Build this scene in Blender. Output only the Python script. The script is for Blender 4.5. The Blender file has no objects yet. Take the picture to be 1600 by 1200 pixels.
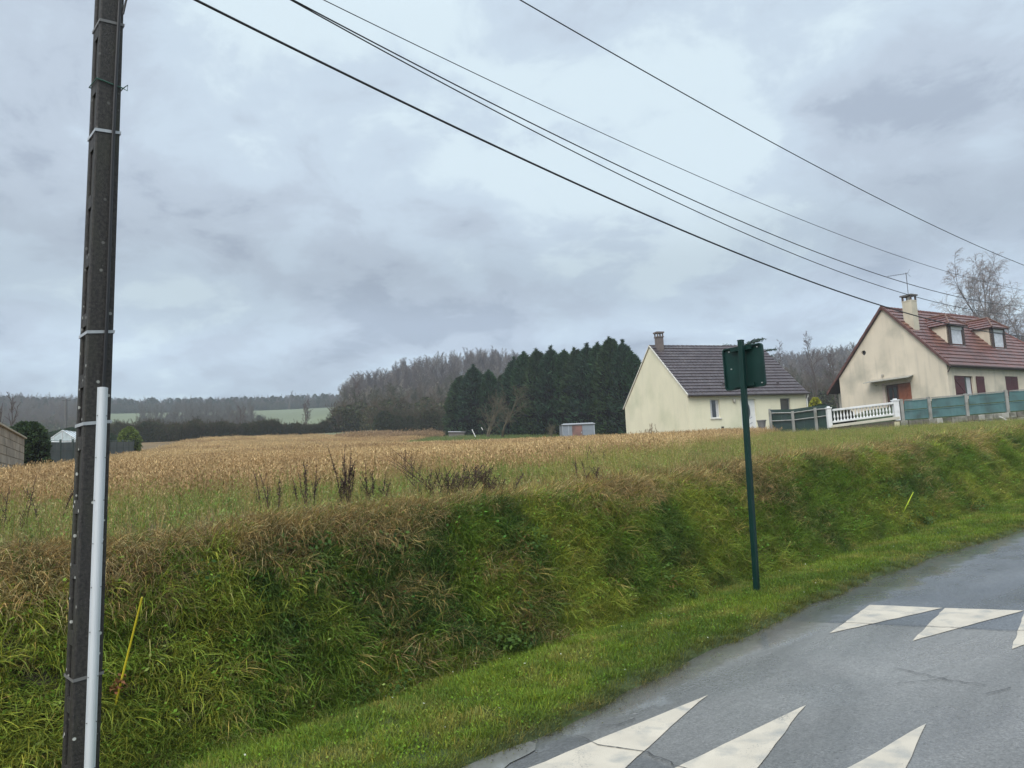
import bpy, math, random
import numpy as np
from mathutils import Vector, Matrix, Euler

SC = bpy.context.scene
COL = SC.collection
R = math.radians

# ------------------------------------------------------------------ camera
PITCH, ROLL, FPX, CAMH = R(6.58), R(2.82), 1190.0, 1.6
_f = np.array([0, math.cos(PITCH), math.sin(PITCH)])
_u = np.array([0, -math.sin(PITCH), math.cos(PITCH)])
_x = np.array([1.0, 0, 0])
CX = math.cos(ROLL) * _x - math.sin(ROLL) * _u
CU = math.sin(ROLL) * _x + math.cos(ROLL) * _u
cam_data = bpy.data.cameras.new('camera')
cam = bpy.data.objects.new('camera', cam_data)
COL.objects.link(cam)
m = Matrix(((CX[0], CU[0], -_f[0], 0), (CX[1], CU[1], -_f[1], 0), (CX[2], CU[2], -_f[2], 0), (0, 0, 0, 1)))
m.translation = Vector((0, 0, CAMH))
cam.matrix_world = m
cam_data.sensor_width = 36.0
cam_data.lens = FPX / 1600.0 * 36.0
cam_data.clip_start = 0.05
cam_data.clip_end = 4000
SC.camera = cam

# ------------------------------------------------------------------ world: overcast sky
SUN_EL, SUN_AZ = R(46), R(205)          # azimuth clockwise from +Y
world = bpy.data.worlds.new('World')
SC.world = world
world.use_nodes = True
wt = world.node_tree
wt.nodes.clear()
def wn(t, **kw):
    n = wt.nodes.new(t)
    for k, v in kw.items(): setattr(n, k, v)
    return n
def wl(a, b): wt.links.new(a, b)
out = wn('ShaderNodeOutputWorld')
sky = wn('ShaderNodeTexSky', sky_type='NISHITA', sun_disc=False, sun_elevation=SUN_EL, sun_rotation=SUN_AZ)
bg1 = wn('ShaderNodeBackground'); bg1.inputs[1].default_value = 0.05
wl(sky.outputs[0], bg1.inputs[0])
tc = wn('ShaderNodeTexCoord')
sep = wn('ShaderNodeSeparateXYZ'); wl(tc.outputs['Generated'], sep.inputs[0])
def wm(op, a, b=None, c=None, clamp=False):
    n = wn('ShaderNodeMath', operation=op); n.use_clamp = clamp
    for i, v in enumerate((a, b, c)):
        if v is None: continue
        if isinstance(v, (int, float)): n.inputs[i].default_value = v
        else: wl(v, n.inputs[i])
    return n.outputs[0]
zz = wm('ADD', wm('MAXIMUM', sep.outputs[2], 0.0), 0.30)
cu = wm('DIVIDE', sep.outputs[0], zz); cv = wm('DIVIDE', sep.outputs[1], zz)
comb = wn('ShaderNodeCombineXYZ'); wl(cu, comb.inputs[0]); wl(cv, comb.inputs[1]); comb.inputs[2].default_value = 3.7
def wnoise(scale, detail, rough, dist, off=0.0):
    n = wn('ShaderNodeTexNoise'); n.inputs['Scale'].default_value = scale; n.inputs['Detail'].default_value = detail
    n.inputs['Roughness'].default_value = rough; n.inputs['Distortion'].default_value = dist
    if off:
        a = wn('ShaderNodeVectorMath', operation='ADD'); wl(comb.outputs[0], a.inputs[0]); a.inputs[1].default_value = (off, off * .7, off)
        wl(a.outputs[0], n.inputs['Vector'])
    else: wl(comb.outputs[0], n.inputs['Vector'])
    return n.outputs[0]
n1 = wnoise(1.9, 9, 0.52, 0.15, 11.3)
n2 = wnoise(4.6, 10, 0.66, 0.35, 4.1)
n3 = wnoise(0.8, 3, 0.5, 0.0, 23.7)
mixv = wm('ADD', wm('ADD', wm('MULTIPLY', n1, 0.52), wm('MULTIPLY', n2, 0.30)), wm('MULTIPLY', n3, 0.18))
ramp = wn('ShaderNodeValToRGB')
wl(mixv, ramp.inputs[0])
cr = ramp.color_ramp
cr.interpolation = 'EASE'
cr.elements[0].position = 0.395; cr.elements[0].color = (0.44, 0.515, 0.625, 1)
cr.elements[1].position = 0.57; cr.elements[1].color = (0.78, 0.92, 1.0, 1)
e = cr.elements.new(0.455); e.color = (0.57, 0.66, 0.775, 1)
e = cr.elements.new(0.515); e.color = (0.65, 0.77, 0.89, 1)
# cloud base gets greyer towards the horizon, as a thick deck does
hz = wm('SUBTRACT', 1.0, wm('MULTIPLY', wm('MAXIMUM', sep.outputs[2], 0.0), 3.2), clamp=True)
hm = wn('ShaderNodeMix', data_type='RGBA'); hm.blend_type = 'MULTIPLY'
# a heavier cloud bank some 15 degrees up with a clearer strip under it
def bell(c, w, a): return wm('MULTIPLY', wm('EXPONENT', wm('MULTIPLY', wm('POWER', wm('ABSOLUTE', wm('DIVIDE', wm('SUBTRACT', wm('ADD', sep.outputs[2], wm('MULTIPLY', wm('SUBTRACT', n1, .5), .16)), c), w)), 2.0), -1.0)), a)
bank = wm('ADD', wm('SUBTRACT', 1.0, bell(.255, .06, .17)), bell(.165, .028, .15))
bm = wn('ShaderNodeVectorMath', operation='SCALE'); wl(ramp.outputs[0], bm.inputs[0]); wl(bank, bm.inputs['Scale'])
wl(wm('MULTIPLY', hz, 1.0), hm.inputs[0]); wl(bm.outputs[0], hm.inputs[6]); hm.inputs[7].default_value = (0.76, 0.80, 0.84, 1)
bg2 = wn('ShaderNodeBackground')
# an overcast dome is brightest overhead (about three times its horizon)
zen = wn('ShaderNodeMapRange'); zen.interpolation_type = 'SMOOTHSTEP'; wl(sep.outputs[2], zen.inputs[0])
zen.inputs[1].default_value = .52; zen.inputs[2].default_value = 1.0; zen.inputs[3].default_value = .53; zen.inputs[4].default_value = 1.25
wl(zen.outputs[0], bg2.inputs[1])
wl(hm.outputs[2], bg2.inputs[0])
mx = wn('ShaderNodeMixShader'); mx.inputs[0].default_value = 0.93
wl(bg1.outputs[0], mx.inputs[1]); wl(bg2.outputs[0], mx.inputs[2]); wl(mx.outputs[0], out.inputs[0])

sun_d = bpy.data.lights.new('sun', 'SUN'); sun_d.energy = 1.5; sun_d.angle = R(40); sun_d.color = (1, 0.97, 0.92)
sun = bpy.data.objects.new('sun', sun_d); COL.objects.link(sun)
_sd = Vector((math.sin(SUN_AZ) * math.cos(SUN_EL), math.cos(SUN_AZ) * math.cos(SUN_EL), math.sin(SUN_EL)))
sun.rotation_euler = _sd.to_track_quat('Z', 'Y').to_euler()

SC.view_settings.view_transform = 'Standard'
SC.view_settings.look = 'None'
SC.view_settings.exposure = 0.9
SC.view_settings.gamma = 1.0
SC.view_settings.use_curve_mapping = False
SC.cycles.max_bounces = 6
SC.cycles.transparent_max_bounces = 6
SC.cycles.volume_bounces = 1
HAZE = 0.00072

# ------------------------------------------------------------------ frame of the place
AZ, GR = R(48.23), 0.0359                    # road heading and gradient
D2 = np.array([math.sin(AZ), math.cos(AZ)]); N2 = np.array([-math.cos(AZ), math.sin(AZ)])
def W(s, n, z=0.0):                          # road frame -> world
    return Vector((s * D2[0] + n * N2[0], s * D2[1] + n * N2[1], GR * s + z))
def at(px, py, Y):                           # point of the place seen at that pixel, Y metres north
    v = _f + CX * (px - 800) / FPX + CU * (600 - py) / FPX
    t = Y / v[1]
    return Vector((v[0] * t, Y, CAMH + v[2] * t))

def sstep(a, b, x):
    t = np.clip((x - a) / (b - a), 0, 1); return t * t * (3 - 2 * t)

# value noise in numpy
_rs = np.random.RandomState(7)
_T = _rs.rand(256, 256)
def vnoise(x, y):
    xi = np.floor(x).astype(int); yi = np.floor(y).astype(int); fx = x - xi; fy = y - yi
    fx = fx * fx * (3 - 2 * fx); fy = fy * fy * (3 - 2 * fy)
    a = _T[xi % 256, yi % 256]; b = _T[(xi + 1) % 256, yi % 256]; c = _T[xi % 256, (yi + 1) % 256]; d = _T[(xi + 1) % 256, (yi + 1) % 256]
    return (a * (1 - fx) + b * fx) * (1 - fy) + (c * (1 - fx) + d * fx) * fy
def fbm(x, y, o=4):
    r = 0; a = .5; t = 0
    for i in range(o):
        r = r + a * vnoise(x * 2 ** i + 17.3 * i, y * 2 ** i + 5.1 * i); t += a; a *= .5
    return r / t                             # 0..1

def road_edge(s):
    return np.interp(s, [-8, 0, 2.5, 4, 5.2, 7, 9.6, 12, 20], [3.15, 3.2, 3.28, 3.38, 3.5, 3.6, 3.62, 3.4, 3.35]) + (fbm(s * 2.3, s * 0 + 9, 3) - .5) * .16
def field_profile(s, n):
    t = np.clip(s / 40.0, 0, 1.2)
    a = np.interp(n, [5.75, 10, 16, 22, 33, 60, 98, 140], [1.12, 1.32, 1.62, 1.88, 2.42, 3.7, 6.25, 8.0])
    b = np.interp(n, [5.75, 10, 15, 20, 30, 48, 82, 98, 140], [1.22, 1.30, 1.40, 1.52, 1.64, 2.5, 4.9, 6.25, 8.0])
    return a * (1 - t) + b * t
def H(x, y, detail=True):
    x = np.asarray(x, float); y = np.asarray(y, float)
    s = x * D2[0] + y * D2[1]; n = x * N2[0] + y * N2[1]
    foot = 4.78 + .10 * (fbm(s * .35, s * 0 + 3, 2) - .5)
    ed = road_edge(s)
    verge = -0.07 + 0.10 * sstep(ed - .12, ed + .12, n) - .04 * sstep(4.3, 4.7, n)
    crest = 5.78 + .35 * (fbm(s * .45, s * 0 + 40, 3) - .5)
    up = sstep(0, 1, (n - foot) / (crest - foot) * .94 + .03)
    up = .55 * up + .45 * np.clip((n - foot) / (crest - foot), 0, 1)
    fp = field_profile(s, np.maximum(n, 5.75))
    p = verge * (1 - up) + fp * up
    # other side of the road
    p = np.where(n < -3.1, -0.07 + .10 * sstep(3.1, 3.35, -n) - .25 * sstep(4.2, 5.0, -n) - .02 * np.clip(-n - 5, 0, 60), p)
    if detail:
        k = sstep(ed + .1, ed + .5, n)
        p = p + k * .05 * (fbm(s * 1.3, n * 1.3, 3) - .5) + k * sstep(4.8, 5.1, n) * (1 - sstep(6.5, 8, n)) * .16 * (fbm(s * 1.1 + 50, n * 1.1, 3) - .5)
        p = p + .12 * sstep(8, 14, n) * (fbm(x * .12, y * .12, 3) - .5)
    z = GR * np.clip(s, -60, 90) + p
    # made-up ground of the house plot, held by the low wall
    z = z + 1.25 * sstep(37.35, 39.5, y + 0 * x) * sstep(17.0, 20.5, x - .25 * (y - 37)) * (1 - sstep(60, 85, y)) * sstep(4.5, 9, n)
    d = np.hypot(x, y)
    far = 8.6 + 32 * sstep(150, 450, d) * sstep(-200, 60, y) \
        + 15.2 * np.exp(-(np.where(x < -16, (x + 16) / 43, (x + 16) / 55)) ** 2 - ((y - 268) / 85) ** 2) \
        + 6.0 * np.exp(-((x - 128) / 58) ** 2 - ((y - 262) / 85) ** 2)
    far = far + 3 * (fbm(x * .012, y * .012, 3) - .5) + 10 * sstep(600, 900, d)
    w = sstep(100, 150, d)
    return z * (1 - w) + far * w
def Hs(x, y): return float(H(np.array([x]), np.array([y]))[0])

# ------------------------------------------------------------------ object helpers
def tag(o, label=None, cat=None, group=None, kind=None):
    if label: o['label'] = label
    if cat: o['category'] = cat
    if group: o['group'] = group
    if kind: o['kind'] = kind
    return o
def thing(name, label, cat, loc=(0, 0, 0), rz=0.0, group=None):
    o = bpy.data.objects.new(name, None); COL.objects.link(o)
    o.location = loc; o.rotation_euler = (0, 0, rz); o.empty_display_size = .2
    return tag(o, label, cat, group)

class MB:
    def __init__(s): s.v = []; s.f = []; s.c = []
    def quad(s, *p):
        i = len(s.v); s.v += [tuple(q) for q in p]; s.f.append(tuple(range(i, i + len(p)))); return s
    def box(s, x0, x1, y0, y1, z0, z1, M=None):
        i = len(s.v)
        P = [(x, y, z) for z in (z0, z1) for x, y in ((x0, y0), (x1, y0), (x1, y1), (x0, y1))]
        if M is not None: P = [tuple(M @ Vector(q)) for q in P]
        s.v += P
        s.f += [tuple(i + k for k in q) for q in ((3, 2, 1, 0), (4, 5, 6, 7), (0, 1, 5, 4), (1, 2, 6, 5), (2, 3, 7, 6), (3, 0, 4, 7))]
        return s
    def tube(s, pts, rad, n=6, cap=True):
        pts = [Vector(p) for p in pts]; i0 = len(s.v)
        if not hasattr(rad, '__len__'): rad = [rad] * len(pts)
        for k, p in enumerate(pts):
            t = (pts[min(k + 1, len(pts) - 1)] - pts[max(k - 1, 0)])
            t = t.normalized() if t.length > 1e-9 else Vector((0, 0, 1))
            a = Vector((0, 0, 1)) if abs(t.z) < .9 else Vector((1, 0, 0))
            u = t.cross(a).normalized(); w = t.cross(u)
            for j in range(n):
                an = 2 * math.pi * j / n
                s.v.append(tuple(p + (u * math.cos(an) + w * math.sin(an)) * rad[k]))
        for k in range(len(pts) - 1):
            for j in range(n):
                a = i0 + k * n + j; b = i0 + k * n + (j + 1) % n
                s.f.append((a, b, b + n, a + n))
        if cap:
            s.f.append(tuple(i0 + j for j in range(n - 1, -1, -1))); e_ = i0 + (len(pts) - 1) * n
            s.f.append(tuple(e_ + j for j in range(n)))
        return s
    def lathe(s, prof, n=12, c=(0, 0, 0)):      # prof: list of (r, z)
        return s.tube([(c[0], c[1], c[2] + z) for r, z in prof], [max(r, .0005) for r, z in prof], n) if False else s._lathe(prof, n, c)
    def _lathe(s, prof, n, c):
        i0 = len(s.v)
        for r, z in prof:
            for j in range(n):
                a = 2 * math.pi * j / n; s.v.append((c[0] + r * math.cos(a), c[1] + r * math.sin(a), c[2] + z))
        for k in range(len(prof) - 1):
            for j in range(n):
                a = i0 + k * n + j; b = i0 + k * n + (j + 1) % n
                s.f.append((a, b, b + n, a + n))
        s.f.append(tuple(i0 + j for j in range(n - 1, -1, -1))); e_ = i0 + (len(prof) - 1) * n
        s.f.append(tuple(e_ + j for j in range(n)))
        return s
    def build(s, name, mt, parent=None, bevel=0, smooth=False, **tg):
        me = bpy.data.meshes.new(name); me.from_pydata(s.v, [], s.f); me.materials.append(mt); me.update()
        if smooth: me.polygons.foreach_set('use_smooth', [True] * len(me.polygons))
        o = bpy.data.objects.new(name, me); COL.objects.link(o)
        if parent is not None: o.parent = parent
        if bevel:
            b = o.modifiers.new('bevel', 'BEVEL'); b.width = bevel; b.segments = 2; b.limit_method = 'ANGLE'
        if tg: tag(o, **tg)
        return o
def np_mesh(name, V, Fc, mt, colors=None):
    me = bpy.data.meshes.new(name); V = np.asarray(V, np.float32); Fc = np.asarray(Fc, np.int32); k = Fc.shape[1]
    me.vertices.add(len(V)); me.vertices.foreach_set('co', V.ravel())
    me.loops.add(Fc.size); me.loops.foreach_set('vertex_index', Fc.ravel())
    me.polygons.add(len(Fc)); me.polygons.foreach_set('loop_start', np.arange(len(Fc), dtype=np.int32) * k)
    if colors is not None:
        a = me.color_attributes.new('bc', 'FLOAT_COLOR', 'POINT')
        c = np.ones((len(V), 4), np.float32); c[:, :3] = colors; a.data.foreach_set('color', c.ravel())
    me.materials.append(mt); me.update(calc_edges=True)
    return me
def np_obj(name, me, parent=None, **tg):
    o = bpy.data.objects.new(name, me); COL.objects.link(o)
    if parent is not None: o.parent = parent
    if tg: tag(o, **tg)
    return o

# ------------------------------------------------------------------ materials
def newmat(name):
    mt = bpy.data.materials.new(name); mt.use_nodes = True; nt = mt.node_tree
    return mt, nt, nt.nodes['Principled BSDF']
def _link(nt, a, b): nt.links.new(a, b)
def mat(name, col, rough=.7, var=.15, scale=6.0, bump=0.0, bscale=40.0, metal=0.0, stain=None, spec=.5, streak=None):
    """plain surface: colour with two scales of noise, optional stain colour and vertical streaks, fine relief"""
    mt, nt, b = newmat(name); N = nt.nodes
    tc = N.new('ShaderNodeTexCoord')
    def noise(sc, det=6, vec=None):
        n = N.new('ShaderNodeTexNoise'); n.inputs['Scale'].default_value = sc; n.inputs['Detail'].default_value = det
        _link(nt, vec or tc.outputs['Object'], n.inputs['Vector']); return n.outputs[0]
    mr = N.new('ShaderNodeMapRange'); _link(nt, noise(scale), mr.inputs[0]); mr.inputs[1].default_value = .3; mr.inputs[2].default_value = .7
    mr.inputs[3].default_value = 1 - var; mr.inputs[4].default_value = 1 + var
    mul = N.new('ShaderNodeVectorMath'); mul.operation = 'SCALE'; mul.inputs[0].default_value = col[:3]; _link(nt, mr.outputs[0], mul.inputs['Scale'])
    c = mul.outputs[0]
    def mixin(fac, colr, c):
        mx = N.new('ShaderNodeMix'); mx.data_type = 'RGBA'; _link(nt, fac, mx.inputs[0]); _link(nt, c, mx.inputs[6]); mx.inputs[7].default_value = (*colr, 1); return mx.outputs[2]
    if stain:
        scol, ssc, lo, hi = stain
        r2 = N.new('ShaderNodeMapRange'); _link(nt, noise(ssc, 8), r2.inputs[0]); r2.inputs[1].default_value = lo; r2.inputs[2].default_value = hi
        c = mixin(r2.outputs[0], scol, c)
    if streak:
        scol, amt = streak
        mp = N.new('ShaderNodeMapping'); mp.inputs['Scale'].default_value = (2.2, 2.2, .22); _link(nt, tc.outputs['Object'], mp.inputs[0])
        r3 = N.new('ShaderNodeMapRange'); _link(nt, noise(1.6, 7, mp.outputs[0]), r3.inputs[0]); r3.inputs[1].default_value = .5; r3.inputs[2].default_value = .75; r3.inputs[4].default_value = amt
        c = mixin(r3.outputs[0], scol, c)
    _link(nt, c, b.inputs['Base Color'])
    b.inputs['Roughness'].default_value = rough; b.inputs['Metallic'].default_value = metal
    b.inputs['Specular IOR Level'].default_value = spec
    if bump:
        bp = N.new('ShaderNodeBump'); bp.inputs['Strength'].default_value = bump; bp.inputs['Distance'].default_value = .01
        _link(nt, noise(bscale, 5), bp.inputs['Height']); _link(nt, bp.outputs[0], b.inputs['Normal'])
    return mt
def plantmat(name, col=(1, 1, 1), rough=.6, transl=.25, inst=True, spec=.25):
    """leaf and blade surface: blade colour (bc) times the tuft's own colour (tint), some light let through"""
    mt, nt, b = newmat(name); N = nt.nodes
    a = N.new('ShaderNodeAttribute'); a.attribute_name = 'bc'
    m1 = N.new('ShaderNodeVectorMath'); m1.operation = 'MULTIPLY'; _link(nt, a.outputs['Vector'], m1.inputs[0]); m1.inputs[1].default_value = col
    c = m1.outputs[0]
    if inst:
        t = N.new('ShaderNodeAttribute'); t.attribute_type = 'INSTANCER'; t.attribute_name = 'tint'
        m2 = N.new('ShaderNodeVectorMath'); m2.operation = 'MULTIPLY'; _link(nt, c, m2.inputs[0]); _link(nt, t.outputs['Vector'], m2.inputs[1]); c = m2.outputs[0]
    _link(nt, c, b.inputs['Base Color']); b.inputs['Roughness'].default_value = rough; b.inputs['Specular IOR Level'].default_value = spec
    if transl:
        tr = N.new('ShaderNodeBsdfTranslucent'); _link(nt, c, tr.inputs[0])
        ms = N.new('ShaderNodeMixShader'); ms.inputs[0].default_value = transl
        _link(nt, b.outputs[0], ms.inputs[1]); _link(nt, tr.outputs[0], ms.inputs[2]); _link(nt, ms.outputs[0], N['Material Output'].inputs[0])
    return mt

# ------------------------------------------------------------------ scattering (for what nobody could count)
def scatter(name, variants, P, rot, scl, idx, tint, label, cat):
    """P (k,3), rot (k,3) euler, scl (k,), idx (k,) int, tint (k,3); variants = list of meshes"""
    c = bpy.data.collections.new(name + '_kinds')
    for i, me in enumerate(variants):
        c.objects.link(bpy.data.objects.new('%s_kind_%02d' % (name, i), me))
    me = bpy.data.meshes.new(name); k = len(P)
    me.vertices.add(k); me.vertices.foreach_set('co', np.asarray(P, np.float32).ravel())
    a = me.attributes.new('rot', 'FLOAT_VECTOR', 'POINT'); a.data.foreach_set('vector', np.asarray(rot, np.float32).ravel())
    a = me.attributes.new('scl', 'FLOAT', 'POINT'); a.data.foreach_set('value', np.asarray(scl, np.float32))
    a = me.attributes.new('idx', 'INT', 'POINT'); a.data.foreach_set('value', np.asarray(idx, np.int32))
    a = me.attributes.new('tint', 'FLOAT_COLOR', 'POINT'); cc = np.ones((k, 4), np.float32); cc[:, :3] = tint; a.data.foreach_set('color', cc.ravel())
    me.update()
    o = bpy.data.objects.new(name, me); COL.objects.link(o); tag(o, label, cat, kind='stuff')
    ng = bpy.data.node_groups.new(name + '_nodes', 'GeometryNodeTree')
    ng.interface.new_socket('Geometry', in_out='INPUT', socket_type='NodeSocketGeometry')
    ng.interface.new_socket('Geometry', in_out='OUTPUT', socket_type='NodeSocketGeometry')
    gi = ng.nodes.new('NodeGroupInput'); go = ng.nodes.new('NodeGroupOutput')
    ci = ng.nodes.new('GeometryNodeCollectionInfo'); ci.inputs[0].default_value = c; ci.inputs[1].default_value = True; ci.inputs[2].default_value = True
    ip = ng.nodes.new('GeometryNodeInstanceOnPoints'); ip.inputs['Pick Instance'].default_value = True
    def na(nm, ty):
        q = ng.nodes.new('GeometryNodeInputNamedAttribute'); q.data_type = ty; q.inputs[0].default_value = nm; return q.outputs[0]
    L = ng.links.new
    L(gi.outputs[0], ip.inputs['Points']); L(ci.outputs[0], ip.inputs['Instance'])
    L(na('idx', 'INT'), ip.inputs['Instance Index']); L(na('rot', 'FLOAT_VECTOR'), ip.inputs['Rotation']); L(na('scl', 'FLOAT'), ip.inputs['Scale'])
    L(ip.outputs[0], go.inputs[0])
    md = o.modifiers.new('scatter', 'NODES'); md.node_group = ng
    return o
# ================================================================== ground sheet
def grid_axis(dense0, dense1, step, lim0, lim1, gf):
    a = list(np.arange(dense0, dense1, step)); st = step
    while a[-1] < lim1: st *= gf; a.append(a[-1] + st)
    st = step; b = [a[0]]
    while b[-1] > lim0: st *= gf; b.append(b[-1] - st)
    return np.array(b[:0:-1] + a)
sa = grid_axis(-6, 26, .11, -900, 1100, 1.055)
na_ = grid_axis(2.9, 7.2, .055, -800, 1100, 1.06)
S_, N_ = np.meshgrid(sa, na_, indexing='ij')
GX = S_ * D2[0] + N_ * N2[0]; GY = S_ * D2[1] + N_ * N2[1]
GZ = H(GX, GY)
ns, nn = GX.shape
idx = np.arange(ns * nn).reshape(ns, nn)
Fg = np.stack([idx[:-1, :-1], idx[1:, :-1], idx[1:, 1:], idx[:-1, 1:]], -1).reshape(-1, 4)
# what grows or lies where: soil and stubble colours
gd = np.hypot(GX, GY)
fb = fbm(GX * .5, GY * .5, 4); fb2 = fbm(GX * 3, GY * 3, 3)
soil = np.array([.055, .045, .03]); turf = np.array([.045, .062, .022]); straw = np.array([.17, .115, .055]); pasture = np.array([.135, .155, .085]); litter = np.array([.05, .045, .035])
gc = turf[None, None] * (0.75 + .5 * fb[..., None])
mk = sstep(4.7, 5.2, N_)[..., None]; gc = gc * (1 - mk) + (soil * (.6 + .8 * fb2[..., None])) * mk
crop_near = np.interp(S_, [-10, 0, 8, 15, 25, 40, 60], [12, 11, 9.5, 10.5, 13, 17, 24])
mk = sstep(-1.2, 1.5, N_ - crop_near)[..., None]; gc = gc * (1 - mk) + straw * (.7 + .6 * fb[..., None]) * mk
mk = sstep(104, 112, gd)[..., None]; gc = gc * (1 - mk) + pasture * (.85 + .3 * fbm(GX * .02, GY * .02, 3)[..., None]) * mk
mk = ((GX > 13.8) & (GY > 36.6) & (GY < 62) & (N_ > 5))[..., None]; gc = np.where(mk, turf * .8, gc)
azd = np.degrees(np.arctan2(GX, GY))
mk = ((azd > -12.6) & (azd < 60) & (gd > 125) & (gd < 420) & (GY > 0))[..., None]; gc = np.where(mk, litter, gc)
mk = sstep(392, 400, gd)[..., None]; gc = gc * (1 - mk) + litter * mk

gm, nt, b = newmat('ground_earth'); Nn = nt.nodes
a = Nn.new('ShaderNodeAttribute'); a.attribute_name = 'bc'
tcg = Nn.new('ShaderNodeTexCoord'); nz = Nn.new('ShaderNodeTexNoise'); nz.inputs['Scale'].default_value = 9; nz.inputs['Detail'].default_value = 8
_link(nt, tcg.outputs['Object'], nz.inputs['Vector'])
mr = Nn.new('ShaderNodeMapRange'); _link(nt, nz.outputs[0], mr.inputs[0]); mr.inputs[1].default_value = .3; mr.inputs[2].default_value = .7; mr.inputs[3].default_value = .6; mr.inputs[4].default_value = 1.4
sc_ = Nn.new('ShaderNodeVectorMath'); sc_.operation = 'SCALE'; _link(nt, a.outputs['Vector'], sc_.inputs[0]); _link(nt, mr.outputs[0], sc_.inputs['Scale'])
_link(nt, sc_.outputs[0], b.inputs['Base Color']); b.inputs['Roughness'].default_value = .85; b.inputs['Specular IOR Level'].default_value = .2
bp = Nn.new('ShaderNodeBump'); bp.inputs['Distance'].default_value = .02; bp.inputs['Strength'].default_value = .6; _link(nt, nz.outputs[0], bp.inputs['Height']); _link(nt, bp.outputs[0], b.inputs['Normal'])
me = np_mesh('ground', np.stack([GX, GY, GZ], -1).reshape(-1, 3), Fg, gm, gc.reshape(-1, 3))
me.polygons.foreach_set('use_smooth', [True] * len(me.polygons))
np_obj('ground', me, kind='structure')

# ================================================================== road
rm, nt, b = newmat('wet_asphalt'); Nn = nt.nodes
uv = Nn.new('ShaderNodeUVMap'); uv.uv_map = 'sn'
sx = Nn.new('ShaderNodeSeparateXYZ'); _link(nt, uv.outputs[0], sx.inputs[0])
def rmth(op, a, b_=None, clamp=False):
    n = Nn.new('ShaderNodeMath'); n.operation = op; n.use_clamp = clamp
    for i, v in enumerate((a, b_)):
        if v is None: continue
        if isinstance(v, (int, float)): n.inputs[i].default_value = v
        else: _link(nt, v, n.inputs[i])
    return n.outputs[0]
def rnoise(sc, det=6, rg=.55, dist=0.0, stretch=None):
    n = Nn.new('ShaderNodeTexNoise'); n.inputs['Scale'].default_value = sc; n.inputs['Detail'].default_value = det; n.inputs['Roughness'].default_value = rg; n.inputs['Distortion'].default_value = dist
    v = uv.outputs[0]
    if stretch:
        mp = Nn.new('ShaderNodeMapping'); mp.inputs['Scale'].default_value = stretch; _link(nt, v, mp.inputs[0]); v = mp.outputs[0]
    _link(nt, v, n.inputs['Vector']); return n.outputs[0]
def rmap(v, a, b_, c, d):
    n = Nn.new('ShaderNodeMapRange'); _link(nt, v, n.inputs[0])
    for i, q in enumerate((a, b_, c, d)): n.inputs[i + 1].default_value = q
    return n.outputs[0]
def rmix(f, A, B):
    n = Nn.new('ShaderNodeMix'); n.data_type = 'RGBA'; _link(nt, f, n.inputs[0])
    for i, q in ((6, A), (7, B)):
        if isinstance(q, tuple): n.inputs[i].default_value = (*q, 1)
        else: _link(nt, q, n.inputs[i])
    return n.outputs[2]
s_, n_ = sx.outputs[0], sx.outputs[1]
vor = Nn.new('ShaderNodeTexVoronoi'); vor.inputs['Scale'].default_value = 60; _link(nt, uv.outputs[0], vor.inputs['Vector'])
stone = rmap(vor.outputs['Color'], 0, 1, 0, 1)
grain = rmth('MULTIPLY', rmap(rnoise(60, 6, .85), .3, .7, .38, 1.70), rmap(rnoise(22, 4, .6), .3, .7, .86, 1.14))
patch = rmap(rnoise(.75, 7, .68, .8, (.7, 1.5, 1)), .34, .66, 0, 1)
# three surfacings: old binder in front, smooth pale table, coarse blue-grey dressing beyond (joint runs skew)
joint1 = rmth('ADD', s_, rmap(rnoise(3, 4), 0, 1, -.05, .05))
joint2 = rmth('ADD', joint1, rmth('MULTIPLY', n_, .27))          # s + .27 n = 7.11 on the far seam
f1 = rmap(joint1, 3.14, 3.17, 0, 1); f2 = rmap(joint2, 7.10, 7.13, 0, 1)
colA = rmix(patch, (.062, .063, .063), (.100, .100, .099))
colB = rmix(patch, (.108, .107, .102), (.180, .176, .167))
cbs = Nn.new('ShaderNodeVectorMath'); cbs.operation = 'SCALE'; _link(nt, colB, cbs.inputs[0]); _link(nt, rmap(rmth('ADD', s_, rmap(rnoise(1.1, 5), 0, 1, -.8, .8)), 3.2, 5.2, .78, 1.12), cbs.inputs['Scale']); colB = cbs.outputs[0]  # wet sheen painted into the table's base colour, paler further along the road
colC = rmix(patch, (.082, .090, .100), (.130, .138, .148))
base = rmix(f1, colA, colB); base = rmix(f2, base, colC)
gs = Nn.new('ShaderNodeVectorMath'); gs.operation = 'SCALE'; _link(nt, base, gs.inputs[0]); _link(nt, grain, gs.inputs['Scale'])
speck = rmap(stone, .92, .98, 0, .5)
base = rmix(speck, gs.outputs[0], (.30, .29, .27))
dirt = rmap(rmth('ADD', n_, rmap(rnoise(5.2, 6, .7), 0, 1, -.16, .16)), 3.24, 3.42, 0, .55)
base = rmix(dirt, base, (.035, .03, .022))
_link(nt, base, b.inputs['Base Color'])
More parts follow.
